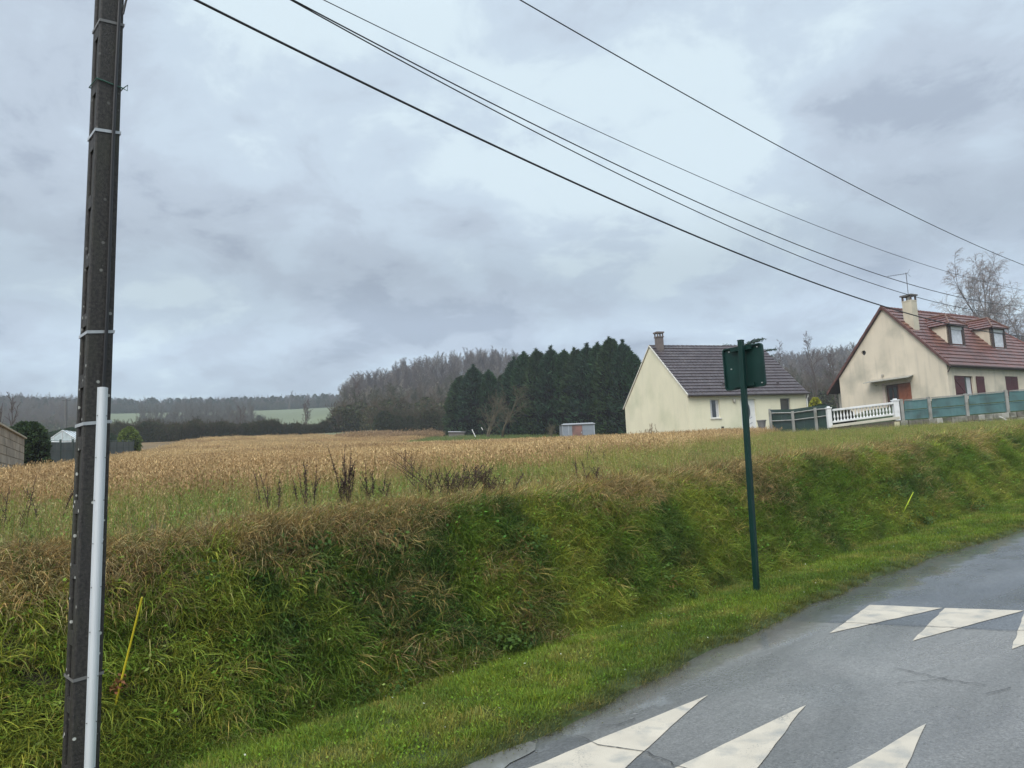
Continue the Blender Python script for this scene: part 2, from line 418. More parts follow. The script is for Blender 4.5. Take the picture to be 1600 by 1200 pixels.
# wetness: patches and a running film beside the verge
wet = rmap(rnoise(.8, 6, .6, .5, (1, 1.7, 1)), .38, .66, 0, 1)
edgew = rmap(rmth('ADD', n_, rmap(rnoise(2.4, 6, .6), 0, 1, -.34, .34)), 3.16, 3.26, 0, 1)
r0 = rmap(wet, 0, 1, .42, .12)
rgh = rmth('MAXIMUM', r0, .04)
_link(nt, rgh, b.inputs['Roughness'])
b.inputs['IOR'].default_value = 1.55
b.inputs['Specular IOR Level'].default_value = .5
_link(nt, edgew, b.inputs['Coat Weight']); b.inputs['Coat Roughness'].default_value = .03; b.inputs['Coat IOR'].default_value = 1.5
bp = Nn.new('ShaderNodeBump'); bp.inputs['Distance'].default_value = .004
hgt = rmth('ADD', vor.outputs['Distance'], rmth('MULTIPLY', rnoise(90, 4, .6), .8))
_link(nt, hgt, bp.inputs['Height']); _link(nt, rmth('MULTIPLY', rmap(edgew, 0, 1, 1, .1), rmap(f2, 0, 1, .35, .8)), bp.inputs['Strength']); _link(nt, bp.outputs[0], b.inputs['Normal'])

ra = np.concatenate([np.arange(-60, -6, 2.0), np.arange(-6, 40, .5), np.arange(40, 181, 4.0)]); rn = np.linspace(-3.3, 3.8, 15)
RS, RN = np.meshgrid(ra, rn, indexing='ij')
def road_z(s, n): return GR * np.clip(s, -60, 90) + .02 * (1 - (n / 3.4) ** 2) + .0
RX = RS * D2[0] + RN * N2[0]; RY = RS * D2[1] + RN * N2[1]
RZ = road_z(RS, RN)
# beyond the plain the road follows the land
far_ = sstep(90, 130, np.hypot(RX, RY)); RZ = RZ * (1 - far_) + (H(RX, RY, False) + .1) * far_
ns, nn = RS.shape; idx = np.arange(ns * nn).reshape(ns, nn)
Fr = np.stack([idx[:-1, :-1], idx[1:, :-1], idx[1:, 1:], idx[:-1, 1:]], -1).reshape(-1, 4)
me = np_mesh('road', np.stack([RX, RY, RZ], -1).reshape(-1, 3), Fr, rm)
ul = me.uv_layers.new(name='sn'); sn = np.stack([RS, RN], -1).reshape(-1, 2)[Fr.ravel()]
ul.data.foreach_set('uv', sn.astype(np.float32).ravel())
road = np_obj('road', me, kind='structure')
def RW(s, n, z=0.0):
    return Vector((s * D2[0] + n * N2[0], s * D2[1] + n * N2[1], float(road_z(s, n)) + z))

paint = mat('road_paint', (.52, .46, .37), .42, .10, 5, .25, 120, stain=((.33, .315, .28), 7, .5, .72))
def patch_mesh(name, poly, z, mt, parent, label=None, sub=None):
    """a flat painted or worn shape on the road, followed over the camber"""
    mb = MB(); top = [RW(s, n, z) for s, n in poly]
    mb.v = [tuple(q) for q in top]; mb.f = [tuple(range(len(top)))]
    o = mb.build(name, mt, parent)
    if label: o['label'] = label
    return o
def tri_poly(b0, b1, mid, apex, rng):
    """triangle with slightly wandering edges; mid = (s, frac) where the tooth steepens"""
    P = []
    def edge(a, c, k, amp):
        for i in range(k):
            t = i / k; P.append((a[0] + (c[0] - a[0]) * t + rng.uniform(-amp, amp), a[1] + (c[1] - a[1]) * t + rng.uniform(-amp, amp)))
    edge(b0, b1, 6, .004); edge(b1, apex, 12, .005); edge(apex, b0, 12, .005)
    return P
pnt = paint.node_tree; pb_ = pnt.nodes['Principled BSDF']; src = pb_.inputs['Base Color'].links[0].from_socket
tcp = pnt.nodes.new('ShaderNodeTexCoord'); nzp = pnt.nodes.new('ShaderNodeTexNoise'); nzp.inputs['Scale'].default_value = 85; nzp.inputs['Detail'].default_value = 6; nzp.inputs['Roughness'].default_value = .8
pnt.links.new(tcp.outputs['Object'], nzp.inputs['Vector']); nz2 = pnt.nodes.new('ShaderNodeTexNoise'); nz2.inputs['Scale'].default_value = 4.5; nz2.inputs['Detail'].default_value = 7; pnt.links.new(tcp.outputs['Object'], nz2.inputs['Vector'])
ad = pnt.nodes.new('ShaderNodeMath'); ad.operation = 'MULTIPLY_ADD'; pnt.links.new(nz2.outputs[0], ad.inputs[0]); ad.inputs[1].default_value = .55; pnt.links.new(nzp.outputs[0], ad.inputs[2])
mrp = pnt.nodes.new('ShaderNodeMapRange'); pnt.links.new(ad.outputs[0], mrp.inputs[0]); mrp.inputs[1].default_value = .88; mrp.inputs[2].default_value = .96; mrp.inputs[4].default_value = .75
mxp = pnt.nodes.new('ShaderNodeMix'); mxp.data_type = 'RGBA'; pnt.links.new(mrp.outputs[0], mxp.inputs[0]); pnt.links.new(src, mxp.inputs[6]); mxp.inputs[7].default_value = (.12, .12, .115, 1); pnt.links.new(mxp.outputs[2], pb_.inputs['Base Color'])
rg = random.Random(3)
NEAR = [((2.36, 3.06), (2.40, 2.50), (4.14, 2.95)), ((2.42, 2.50), (2.46, 1.92), (4.30, 2.38)), ((2.48, 1.91), (2.52, 1.34), (4.37, 1.75)),
        ((2.54, 1.32), (2.58, .75), (4.45, 1.16)), ((2.60, .73), (2.64, .16), (4.5, .56))]
FAR = [((7.02, 3.18), (7.14, 2.61), (5.91, 3.02)), ((7.145, 2.60), (7.29, 2.06), (5.97, 2.42)), ((7.30, 2.05), (7.42, 1.50), (6.06, 1.81)),
       ((7.43, 1.49), (7.55, .93), (6.15, 1.21)), ((7.56, .92), (7.68, .36), (6.24, .61))]
nm_ = ['first', 'second', 'third', 'fourth', 'fifth']
for k, (a, c, ap) in enumerate(NEAR):
    patch_mesh('painted_triangle', tri_poly(a, c, None, ap, rg), .004, paint, road, 'white ramp triangle at the front, %s from the grass verge' % nm_[k])
for k, (a, c, ap) in enumerate(FAR):
    patch_mesh('painted_triangle', tri_poly(a, c, None, ap, rg), .004, paint, road, 'white ramp triangle across the raised table, %s from the grass verge' % nm_[k])
tar = mat('crack_tar', (.045, .042, .04), .6, .2, 20)
def crack(pts, w, label):
    mb = MB(); rr = random.Random(len(pts) + int(pts[0][0] * 100))
    P = []
    for (a, c) in zip(pts[:-1], pts[1:]):
        k = max(2, int(math.hypot(c[0] - a[0], c[1] - a[1]) / .05))
        for i in range(k): t = i / k; P.append((a[0] + (c[0] - a[0]) * t + rr.uniform(-.012, .012), a[1] + (c[1] - a[1]) * t + rr.uniform(-.012, .012)))
    P.append(pts[-1])
    for i in range(len(P) - 1):
        (s0, n0), (s1, n1) = P[i], P[i + 1]; L = math.hypot(s1 - s0, n1 - n0) + 1e-6; u = (-(n1 - n0) / L, (s1 - s0) / L)
        w0 = w * (.5 + rr.random()) * min(1, .3 + i * .2, .3 + (len(P) - 1 - i) * .2); w1 = w * (.5 + .5)
        w0_ = w0 / 2; mb.quad(RW(s0 - u[0] * w0_, n0 - u[1] * w0_, .008), RW(s1 - u[0] * w / 3, n1 - u[1] * w / 3, .008), RW(s1 + u[0] * w / 3, n1 + u[1] * w / 3, .008), RW(s0 + u[0] * w0_, n0 + u[1] * w0_, .008))
    mb.build('crack', tar, road, label=label)
crack([(3.16, 3.15), (3.14, 2.96), (3.20, 2.68), (3.12, 2.2), (3.18, 1.6), (3.12, .8), (3.15, -.4), (3.12, -2.2)], .008, 'thin dark seam crossing the front triangles')
crack([(6.22, 3.34), (6.33, 2.9), (6.45, 2.45), (6.60, 1.88), (6.80, 1.2), (7.0, .4)], .009, 'thin joint under the far triangles')
crack([(5.25, 2.28), (5.2, 2.05), (5.16, 1.9), (5.17, 1.7)], .008, 'short dark crack in the middle of the raised table')
crack([(4.95, 2.12), (5.12, 1.97), (5.22, 1.93)], .006, 'slanting branch of the table crack')
crack([(5.02, 1.66), (5.20, 1.58)], .010, 'small dark crack right of the table crack')
crack([(3.36, 3.13), (3.42, 3.06), (3.56, 3.05)], .010, 'hooked crack beside the verge')

# shallow puddles standing against the verge, sky highlight painted in as pale silty grey
pud = mat('sky_pale_water', (.16, .16, .15), .03, .12, 3, spec=.6)
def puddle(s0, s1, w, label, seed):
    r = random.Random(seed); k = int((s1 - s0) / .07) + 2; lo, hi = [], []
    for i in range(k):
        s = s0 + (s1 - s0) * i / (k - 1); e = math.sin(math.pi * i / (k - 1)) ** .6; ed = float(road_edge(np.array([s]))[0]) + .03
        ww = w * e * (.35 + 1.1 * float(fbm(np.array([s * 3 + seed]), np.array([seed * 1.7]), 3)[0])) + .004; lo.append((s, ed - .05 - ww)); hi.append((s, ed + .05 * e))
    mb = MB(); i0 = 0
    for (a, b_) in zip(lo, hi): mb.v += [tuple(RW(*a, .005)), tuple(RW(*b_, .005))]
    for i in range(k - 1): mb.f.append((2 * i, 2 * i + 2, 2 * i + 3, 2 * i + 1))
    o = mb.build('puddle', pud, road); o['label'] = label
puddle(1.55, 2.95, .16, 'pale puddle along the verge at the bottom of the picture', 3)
# ================================================================== blades, leaves and stalks
def blades(seed, nb, R0, L, w, e0, bend, az=None, azs=3.14, colv=.18, tipdry=.3, st=4):
    r = np.random.RandomState(seed)
    a = r.uniform(0, 6.283, nb); rr = R0 * np.sqrt(r.rand(nb)); bx = rr * np.cos(a); by = rr * np.sin(a)
    if az is None: th = a + r.normal(0, .7, nb)
    else: th = az + r.uniform(-azs, azs, nb)
    Ln = r.uniform(L[0], L[1], nb); el = np.radians(r.uniform(e0[0], e0[1], nb)); bd = np.radians(r.uniform(bend[0], bend[1], nb))
    tw = th + math.pi / 2 + r.normal(0, .5, nb)
    V = np.zeros((nb, st, 2, 3)); p = np.stack([bx, by, np.full(nb, -.01)], -1)
    ww = w * r.uniform(.6, 1.3, nb); prof = np.array([.8, 1, .75, .08]) if st == 4 else np.linspace(1, .1, st)
    for k in range(st):
        sd = np.stack([np.cos(tw), np.sin(tw), np.zeros(nb)], -1) * (ww * prof[k])[:, None] / 2
        V[:, k, 0] = p - sd; V[:, k, 1] = p + sd
        e = el - bd * (k + .5) / (st - 1)
        p = p + np.stack([np.cos(th) * np.cos(e), np.sin(th) * np.cos(e), np.sin(e)], -1) * (Ln / (st - 1))[:, None]
    base = np.arange(nb)[:, None] * st * 2
    F = np.concatenate([base + np.array([[2 * k, 2 * k + 1, 2 * k + 3, 2 * k + 2]]) for k in range(st - 1)], 0)
    c = np.ones((nb, 3)) * (1 + r.normal(0, colv, nb))[:, None]; dry = r.rand(nb) < tipdry
    c[dry] = c[dry] * np.array([1.55, 1.22, 1.0])
    C = np.repeat(np.clip(c, .35, 2.2), st * 2, 0)
    return V.reshape(-1, 3), F, C
def merge(parts):
    V, F, C, o = [], [], [], 0
    for v, f, c in parts: V.append(v); F.append(f + o); C.append(c); o += len(v)
    return np.concatenate(V), np.concatenate(F), np.concatenate(C)
def leaves(seed, n, R0, z0, z1, size, colr, colv=.2, flat=.6):
    r = np.random.RandomState(seed); a = r.uniform(0, 6.283, n); rr = R0 * np.sqrt(r.rand(n))
    c = np.stack([rr * np.cos(a), rr * np.sin(a), r.uniform(z0, z1, n)], -1)
    th = r.uniform(0, 6.283, n); e = r.normal(0, flat, n)
    d = np.stack([np.cos(th) * np.cos(e), np.sin(th) * np.cos(e), np.sin(e)], -1); s = np.stack([-np.sin(th), np.cos(th), r.normal(0, .3, n)], -1)
    sz = size * r.uniform(.6, 1.3, n)[:, None]
    V = np.stack([c, c + d * sz * .5 + s * sz * .32, c + d * sz, c + d * sz * .5 - s * sz * .32], 1)
    C = np.repeat(np.array(colr)[None] * (1 + r.normal(0, colv, n))[:, None], 4, 0)
    return V.reshape(-1, 3), np.arange(n * 4).reshape(n, 4), np.clip(C, .01, 3)
def stalks(seed, n, R0, h, w, head, lean=8):
    """dry upright crop stalks with a few side leaves and a ragged head"""
    r = np.random.RandomState(seed); parts = []
    v = blades(seed, n, R0, h, w, (90 - lean * 2, 90), (-4, 22), colv=.22, tipdry=.5, st=3); parts.append(v)
    tips = v[0].reshape(n, 3, 2, 3)[:, 2].mean(1); mid = v[0].reshape(n, 3, 2, 3)[:, 1].mean(1)
    for base, k, sz, dz in ((tips, head[0], head[1], .12), (mid, head[2], head[1] * 1.3, .12)):
        c = np.repeat(base, k, 0) + r.normal(0, .012, (n * k, 3)); c[:, 2] += r.uniform(-dz, .02, n * k); m = len(c)
        th = r.uniform(0, 6.283, m); e = r.normal(.85, .45, m); d = np.stack([np.cos(th) * np.cos(e), np.sin(th) * np.cos(e), np.sin(e)], -1)
        s = np.stack([-np.sin(th), np.cos(th), np.zeros(m)], -1); z = sz * r.uniform(.5, 1.4, m)[:, None]
        V = np.stack([c - d * z * .6, c + s * z * .15, c + d * z * .6, c - s * z * .15], 1)
        C = np.repeat(np.array([1.05, .95, .9])[None] * (1 + r.normal(0, .2, m))[:, None], 4, 0)
        parts.append((V.reshape(-1, 3), np.arange(m * 4).reshape(m, 4), np.clip(C, .2, 2.4)))
    return merge(parts)

PG = plantmat('grass_blade', rough=.5, transl=.3, spec=.15)
PD = plantmat('dry_stalk', rough=.8, transl=.15, spec=.1)
def kinds(name, lst, mt): return [np_mesh('%s_%02d' % (name, i), v, f, mt, c) for i, (v, f, c) in enumerate(lst)]
K_verge = kinds('verge_tuft', [blades(10 + i, 34, .075, (.025, .07), .0036, (30, 85), (10, 70), tipdry=.25, colv=.25) for i in range(6)]
                + [merge([blades(20 + i, 14, .07, (.03, .06), .004, (35, 80), (10, 60)), leaves(30 + i, 9, .07, .01, .03, .016, (1.0, 1.2, .8))]) for i in range(2)], PG)
K_bank = kinds('bank_tuft', [blades(40 + i, 46, .075, (.08, .30), .0050, (25, 75), (30, 120), az=0, azs=1.3, tipdry=.22, colv=.32) for i in range(5)]
               + [merge([blades(50 + i, 26, .07, (.08, .22), .005, (25, 75), (30, 110), az=0, azs=1.6), leaves(60 + i, 16, .09, .02, .09, .036, (.75, 1.05, .8))]) for i in range(3)], PG)
K_dry = kinds('dry_tuft', [blades(70 + i, 48, .09, (.10, .36), .0040, (20, 80), (40, 150), az=0, azs=1.7, tipdry=.4, colv=.3) for i in range(5)], PD)
K_field = kinds('field_tuft', [merge([blades(80 + i, 22, .10, (.12, .34), .006, (50, 88), (10, 70), tipdry=.35), leaves(90 + i, 8, .1, .03, .2, .05, (.9, 1.1, .9))]) for i in range(5)]
                + [stalks(100 + i, 10, .10, (.25, .5), .005, (3, .03, 2)) for i in range(3)], PG)
K_crop = kinds('crop_patch', [stalks(110 + i, 60, .34, (.18, .46), .0055, (6, .045, 5)) for i in range(6)], PD)
K_cropfar = kinds('crop_block', [stalks(120 + i, 260, 1.0, (.16, .42), .011, (4, .075, 3)) for i in range(4)], PD)

rs = np.random.RandomState(11)
def place_sn(s, n, zoff=0.0):
    x = s * D2[0] + n * N2[0]; y = s * D2[1] + n * N2[1]
    return np.stack([x, y, H(x, y) + zoff], -1)
def inview(P, mpx=160):
    """keep what the photograph (with a wide margin for a step aside) could see"""
    d = P - np.array([0, 0, CAMH]); z = d @ _f; u = 800 + FPX * (d @ CX) / np.maximum(z, .05)
    return (z > .3) & (u > -mpx - 500 / np.maximum(z, 1)) & (u < 1600 + mpx + 500 / np.maximum(z, 1))
def mixc(a, b, t): return a * (1 - t[:, None]) + b * t[:, None]
c_ = lambda *v: np.array(v, float)[None]
DOWN = math.atan2(-N2[1], -N2[0])            # down the bank, towards the road

# --- mown verge
def verge_pts(cnt, s0, s1):
    s = rs.uniform(s0, s1, cnt); n = rs.uniform(3.2, 4.95, cnt); k = n > road_edge(s) + rs.uniform(-.10, .10, cnt) - .02
    return s[k], n[k]
SS, NN_ = [], []
for a, b_, cnt in ((-4, 8, 17000), (8, 18, 9000), (18, 42, 9000)):
    s, n = verge_pts(cnt, a, b_); SS.append(s); NN_.append(n)
s = np.concatenate(SS); n = np.concatenate(NN_); P = place_sn(s, n); k = inview(P); s, n, P = s[k], n[k], P[k]
q = fbm(s * 1.1, n * 1.6, 4); q2 = fbm(s * 5 + 9, n * 5, 3)
t = mixc(c_(.150, .222, .026), c_(.100, .160, .022), sstep(.4, .6, q)); t = mixc(t, c_(.24, .235, .06), sstep(.52, .72, q2) * .8)
t = mixc(t, c_(.12, .10, .045), sstep(.25, .0, n - road_edge(s)) * .65)
t *= rs.uniform(.8, 1.2, (len(s), 1)); far = np.clip(s / 18, 1, 1.7)
scatter('verge_grass', K_verge, P, np.stack([rs.normal(0, .12, len(s)), rs.normal(0, .12, len(s)), rs.uniform(0, 6.28, len(s))], -1),
        rs.uniform(.6, 1.25, len(s)) * far * np.interp(n - road_edge(s), [-.1, .25], [.5, 1]), rs.randint(0, len(K_verge), len(s)), t, 'short green verge grass along the road edge', 'grass')

# --- bank: long grass hanging down the slope, green below and straw along the crest
def dryness(s, n):
    top = sstep(5.50, 6.0, n + 1.0 * (fbm(s * .9, n * 1.2, 4) - .5) + .22 * sstep(6, 1.5, s))
    low = sstep(.60, .74, fbm(s * .7 + 80, n * 1.5, 4))
    return np.clip(top * .82 * (1 - .45 * sstep(9, 20, s)) + low * .12, 0, 1)
SS, NN_ = [], []
for a, b_, cnt in ((-4, 2, 7200), (2, 8, 8800), (8, 16, 8600), (16, 30, 9500), (30, 48, 7000)):
    SS.append(rs.uniform(a, b_, cnt)); NN_.append(rs.uniform(4.74, 6.35, cnt))
s = np.concatenate(SS); n = np.concatenate(NN_); P = place_sn(s, n, -.01); k = inview(P); s, n, P = s[k], n[k], P[k]
dr = dryness(s, n); isd = rs.rand(len(s)) < dr
far = np.clip((s / 14), 1, 1.35)
def bankrot(k): return np.stack([rs.normal(0, .2, k), rs.normal(0, .2, k) + .15, DOWN + rs.normal(0, .75, k)], -1)
g = ~isd; q = fbm(s * 1.3 + 5, n * 2, 4)
t = mixc(c_(.125, .205, .030), c_(.235, .29, .048), sstep(.36, .66, q)); t = mixc(t, c_(.075, .135, .032), sstep(.55, .75, fbm(s * 2.1, n * 2.1 + 70, 3)))
t = mixc(t, c_(.30, .25, .10), (rs.rand(len(s)) < .11 + .2 * dr) * .8); t *= rs.uniform(.58, 1.42, (len(s), 1)) * (.8 + .4 * fbm(s * 6, n * 6, 2))[:, None]
scatter('bank_grass', K_bank, P[g], bankrot(g.sum()), rs.uniform(.5, 1.05, g.sum()) * far[g] * np.interp(n[g], [4.7, 5.0], [.55, 1]), rs.randint(0, len(K_bank), g.sum()), t[g], 'long wet green grass hanging down the roadside bank', 'grass')
t = mixc(c_(.37, .31, .145), c_(.25, .20, .10), sstep(.35, .65, fbm(s * 2.2 + 5, n * 2.2, 3))); t = mixc(t, c_(.36, .28, .14), (rs.rand(len(s)) < .22) * .7); t *= rs.uniform(.7, 1.25, (len(s), 1))
scatter('dry_bank_grass', K_dry, P[isd], bankrot(isd.sum()), rs.uniform(.45, .95, isd.sum()) * far[isd], rs.randint(0, len(K_dry), isd.sum()), t[isd], 'straw coloured dead grass along the crest of the bank', 'dry grass')

# --- weedy strip between crest and crop, and fringe mixed into the crop
def crop_edge(s): return np.interp(s, [-10, 0, 8, 15, 25, 40, 60], [11.0, 10.2, 9.3, 11.2, 16, 23, 30])
SS, NN_ = [], []
for a, b_, n1, cnt in ((-6, 6, 17, 9500), (6, 14, 16, 7500), (14, 28, 21, 10500), (28, 50, 28, 10500)):
    SS.append(rs.uniform(a, b_, cnt)); NN_.append(6.1 + (n1 - 6.1) * rs.rand(cnt) ** 1.15)
s = np.concatenate(SS); n = np.concatenate(NN_); P = place_sn(s, n); k = inview(P) & (rs.rand(len(s)) < np.interp(n - crop_edge(s), [-.8, 3], [1, .30])) & ~((P[:, 1] > 36.4) & (P[:, 0] > 14.2)); s, n, P = s[k], n[k], P[k]
q = fbm(s * .6, n * .8, 4)
t = mixc(c_(.19, .245, .06), c_(.27, .30, .085), sstep(.4, .62, q)); t = mixc(t, c_(.36, .28, .14), (rs.rand(len(s)) < np.interp(n - crop_edge(s), [-4, -1, 1.5], [.20, .38, .8])) * .9)
t = mixc(t, c_(.34, .27, .135), sstep(6.9, 6.2, n) * (rs.rand(len(s)) < .6) * .85); t *= rs.uniform(.78, 1.22, (len(s), 1))
far = np.clip(s / 16, 1, 1.5)
scatter('field_edge_grass', K_field, P, np.stack([rs.normal(0, .1, len(s)), rs.normal(0, .1, len(s)), rs.uniform(0, 6.28, len(s))], -1),
        rs.uniform(.5, 1.05, len(s)) * far * np.interp(n, [6.1, 7.5], [.75, .95]) * np.interp(s, [12, 24], [.9, .42]), rs.randint(0, len(K_field), len(s)), t, 'green weedy grass strip between the bank and the brown crop', 'grass')

# --- brown standing crop
def cropcol(x, y, k):
    q = fbm(x * .12, y * .12, 4); t = mixc(c_(.50, .40, .215), c_(.40, .30, .16), sstep(.38, .62, q)); t = mixc(t, c_(.55, .45, .24), (rs.rand(k) < .15) * .6)
    return t * rs.uniform(.8, 1.2, (k, 1))
def croppts(y0, y1, dens):
    x0, x1 = -0.78 * y1 - 3, .62 * y1 + 3; cnt = int((x1 - x0) * (y1 - y0) * dens)
    x = rs.uniform(x0, x1, cnt); y = rs.uniform(y0, y1, cnt); s = x * D2[0] + y * D2[1]; n = x * N2[0] + y * N2[1]
    dens_edge = sstep(-1.4, 1.6, n - crop_edge(s) + 2.4 * (fbm(s * .4, n * .4, 3) - .5)) * np.interp(s, [18, 34], [1, .55])
    k = (rs.rand(cnt) < dens_edge) & (n < 98.5)
    k &= ~((x > 7.0) & (y > 49.5)) & ~((x > 14.2) & (y > 36.2)) & ~((y > 59 + .1 * x) & (x > -9 - (y - 60) * .05))
    k &= ~((x < -17.2 - (y - 30) * .35) & (y > 28)) & ~((x < -13.2) & (y < 24)) & ~((x < -15) & (y < 31))
    P = np.stack([x[k], y[k], H(x[k], y[k])], -1); return P[inview(P, 60)]
P1 = np.concatenate([croppts(9, 22, 9), croppts(22, 40, 6.5)])
scatter('standing_crop', K_crop, P1, np.stack([rs.normal(0, .06, len(P1)), rs.normal(0, .06, len(P1)), rs.uniform(0, 6.28, len(P1))], -1), rs.uniform(.62, 1.0, len(P1)),
        rs.randint(0, len(K_crop), len(P1)), cropcol(P1[:, 0], P1[:, 1], len(P1)), 'tan brown dried crop standing over the near half of the field', 'crop')
P2 = np.concatenate([croppts(38, 62, 1.5), croppts(62, 100, .95)])
scatter('far_crop', K_cropfar, P2, np.stack([rs.normal(0, .03, len(P2)), rs.normal(0, .03, len(P2)), rs.uniform(0, 6.28, len(P2))], -1), rs.uniform(.85, 1.2, len(P2)),
        rs.randint(0, len(K_cropfar), len(P2)), cropcol(P2[:, 0], P2[:, 1], len(P2)), 'tan brown dried crop running back to the far hedgerow', 'crop')
# tall pale grasses at the far end of the field, in front of the wood
cnt = 300; x = rs.uniform(-20, -9.5, cnt); y = 92 + (x + 17) * -.38 + rs.normal(0, 2.2, cnt); P = np.stack([x, y, H(x, y)], -1)
scatter('tall_pale_grass', K_cropfar, P, np.stack([x * 0, x * 0, rs.uniform(0, 6.28, cnt)], -1), rs.uniform(1.0, 2.3, cnt) * (.5 + .7 * fbm(x * .5, y * .5, 3)), rs.randint(0, 4, cnt), mixc(c_(.38, .29, .17), c_(.24, .18, .11), rs.rand(cnt)), 'taller pale dead grass at the far corner of the field below the wood', 'grass')
# garden lawn behind the field
cnt = 5200; x = rs.uniform(-9, 13, cnt); y = rs.uniform(60, 84, cnt); P = np.stack([x, y, H(x, y)], -1)
t = mixc(c_(.13, .20, .055), c_(.17, .19, .075), fbm(x * .4, y * .4, 3))
scatter('garden_grass', K_field, P, np.stack([x * 0, x * 0, rs.uniform(0, 6.28, cnt)], -1), rs.uniform(1.0, 2.0, cnt) * np.interp(y, [60, 66], [1.3, .9]), rs.randint(0, 5, cnt), t, 'green garden grass in front of the conifers', 'grass')

# --- litter of leaves and daisies on the verge
cnt = 420; s = rs.uniform(-1, 20, cnt); n = rs.uniform(3.5, 5.2, cnt); P = place_sn(s, n, .035); kk = inview(P); P = P[kk]
K_bit = kinds('leaf_bit', [leaves(200 + i, 1, .01, 0, .01, .014, (1, 1, 1), 0, .25) for i in range(3)], PD)
scatter('verge_leaf_litter', K_bit, P, rs.normal(0, .5, (len(P), 3)), rs.uniform(.5, 1.3, len(P)), rs.randint(0, 3, len(P)), mixc(c_(.60, .60, .50), c_(.42, .36, .10), (rs.rand(len(P)) < .5) * 1.0), 'pale fallen leaf scraps and tiny flowers on the verge', 'leaf litter')

# broad leaved weeds in the bank, and grit and scraps along the road edge
K_leafy = kinds('leafy_weed', [merge([leaves(230 + i, 30, .10, .02, .12, .038, (.8, 1.0, .8), .3, .6), blades(240 + i, 8, .06, (.1, .25), .005, (50, 88), (10, 60))]) for i in range(4)], PG)
cnt = 2600; s = rs.uniform(-3, 30, cnt); n = rs.uniform(4.7, 5.6, cnt); k = fbm(s * 1.2 + 33, n * 1.6, 3) > .56; s, n = s[k], n[k]; P = place_sn(s, n, .02); k = inview(P); s, n, P = s[k], n[k], P[k]; cnt = len(s)
t = mixc(c_(.06, .11, .028), c_(.13, .17, .04), rs.rand(cnt)); t = mixc(t, c_(.22, .13, .05), (rs.rand(cnt) < .08) * 1.0)
scatter('bank_leafy_weeds', K_leafy, P, np.stack([rs.normal(0, .25, cnt), rs.normal(0, .25, cnt) + .3, DOWN + rs.normal(0, .7, cnt)], -1), rs.uniform(.5, 1.15, cnt), rs.randint(0, 4, cnt), t, 'low broad leaved weeds patched through the bank grass', 'weeds')
cnt = 1500; s = rs.uniform(.5, 16, cnt); n = road_edge(s) - np.abs(rs.normal(0, .09, cnt)) + .03; P = place_sn(s, n); P[:, 2] = np.maximum([road_z(a, b_) for a, b_ in zip(s, n)], P[:, 2]) + .006
scatter('edge_litter', K_bit, P, np.stack([rs.normal(0, .15, cnt), rs.normal(0, .15, cnt), rs.uniform(0, 6.28, cnt)], -1), rs.uniform(.3, 1.3, cnt), rs.randint(0, 3, cnt), mixc(c_(.06, .05, .035), c_(.12, .13, .05), rs.rand(cnt)), 'dark scraps of grass and soil washed along the road edge', 'litter')
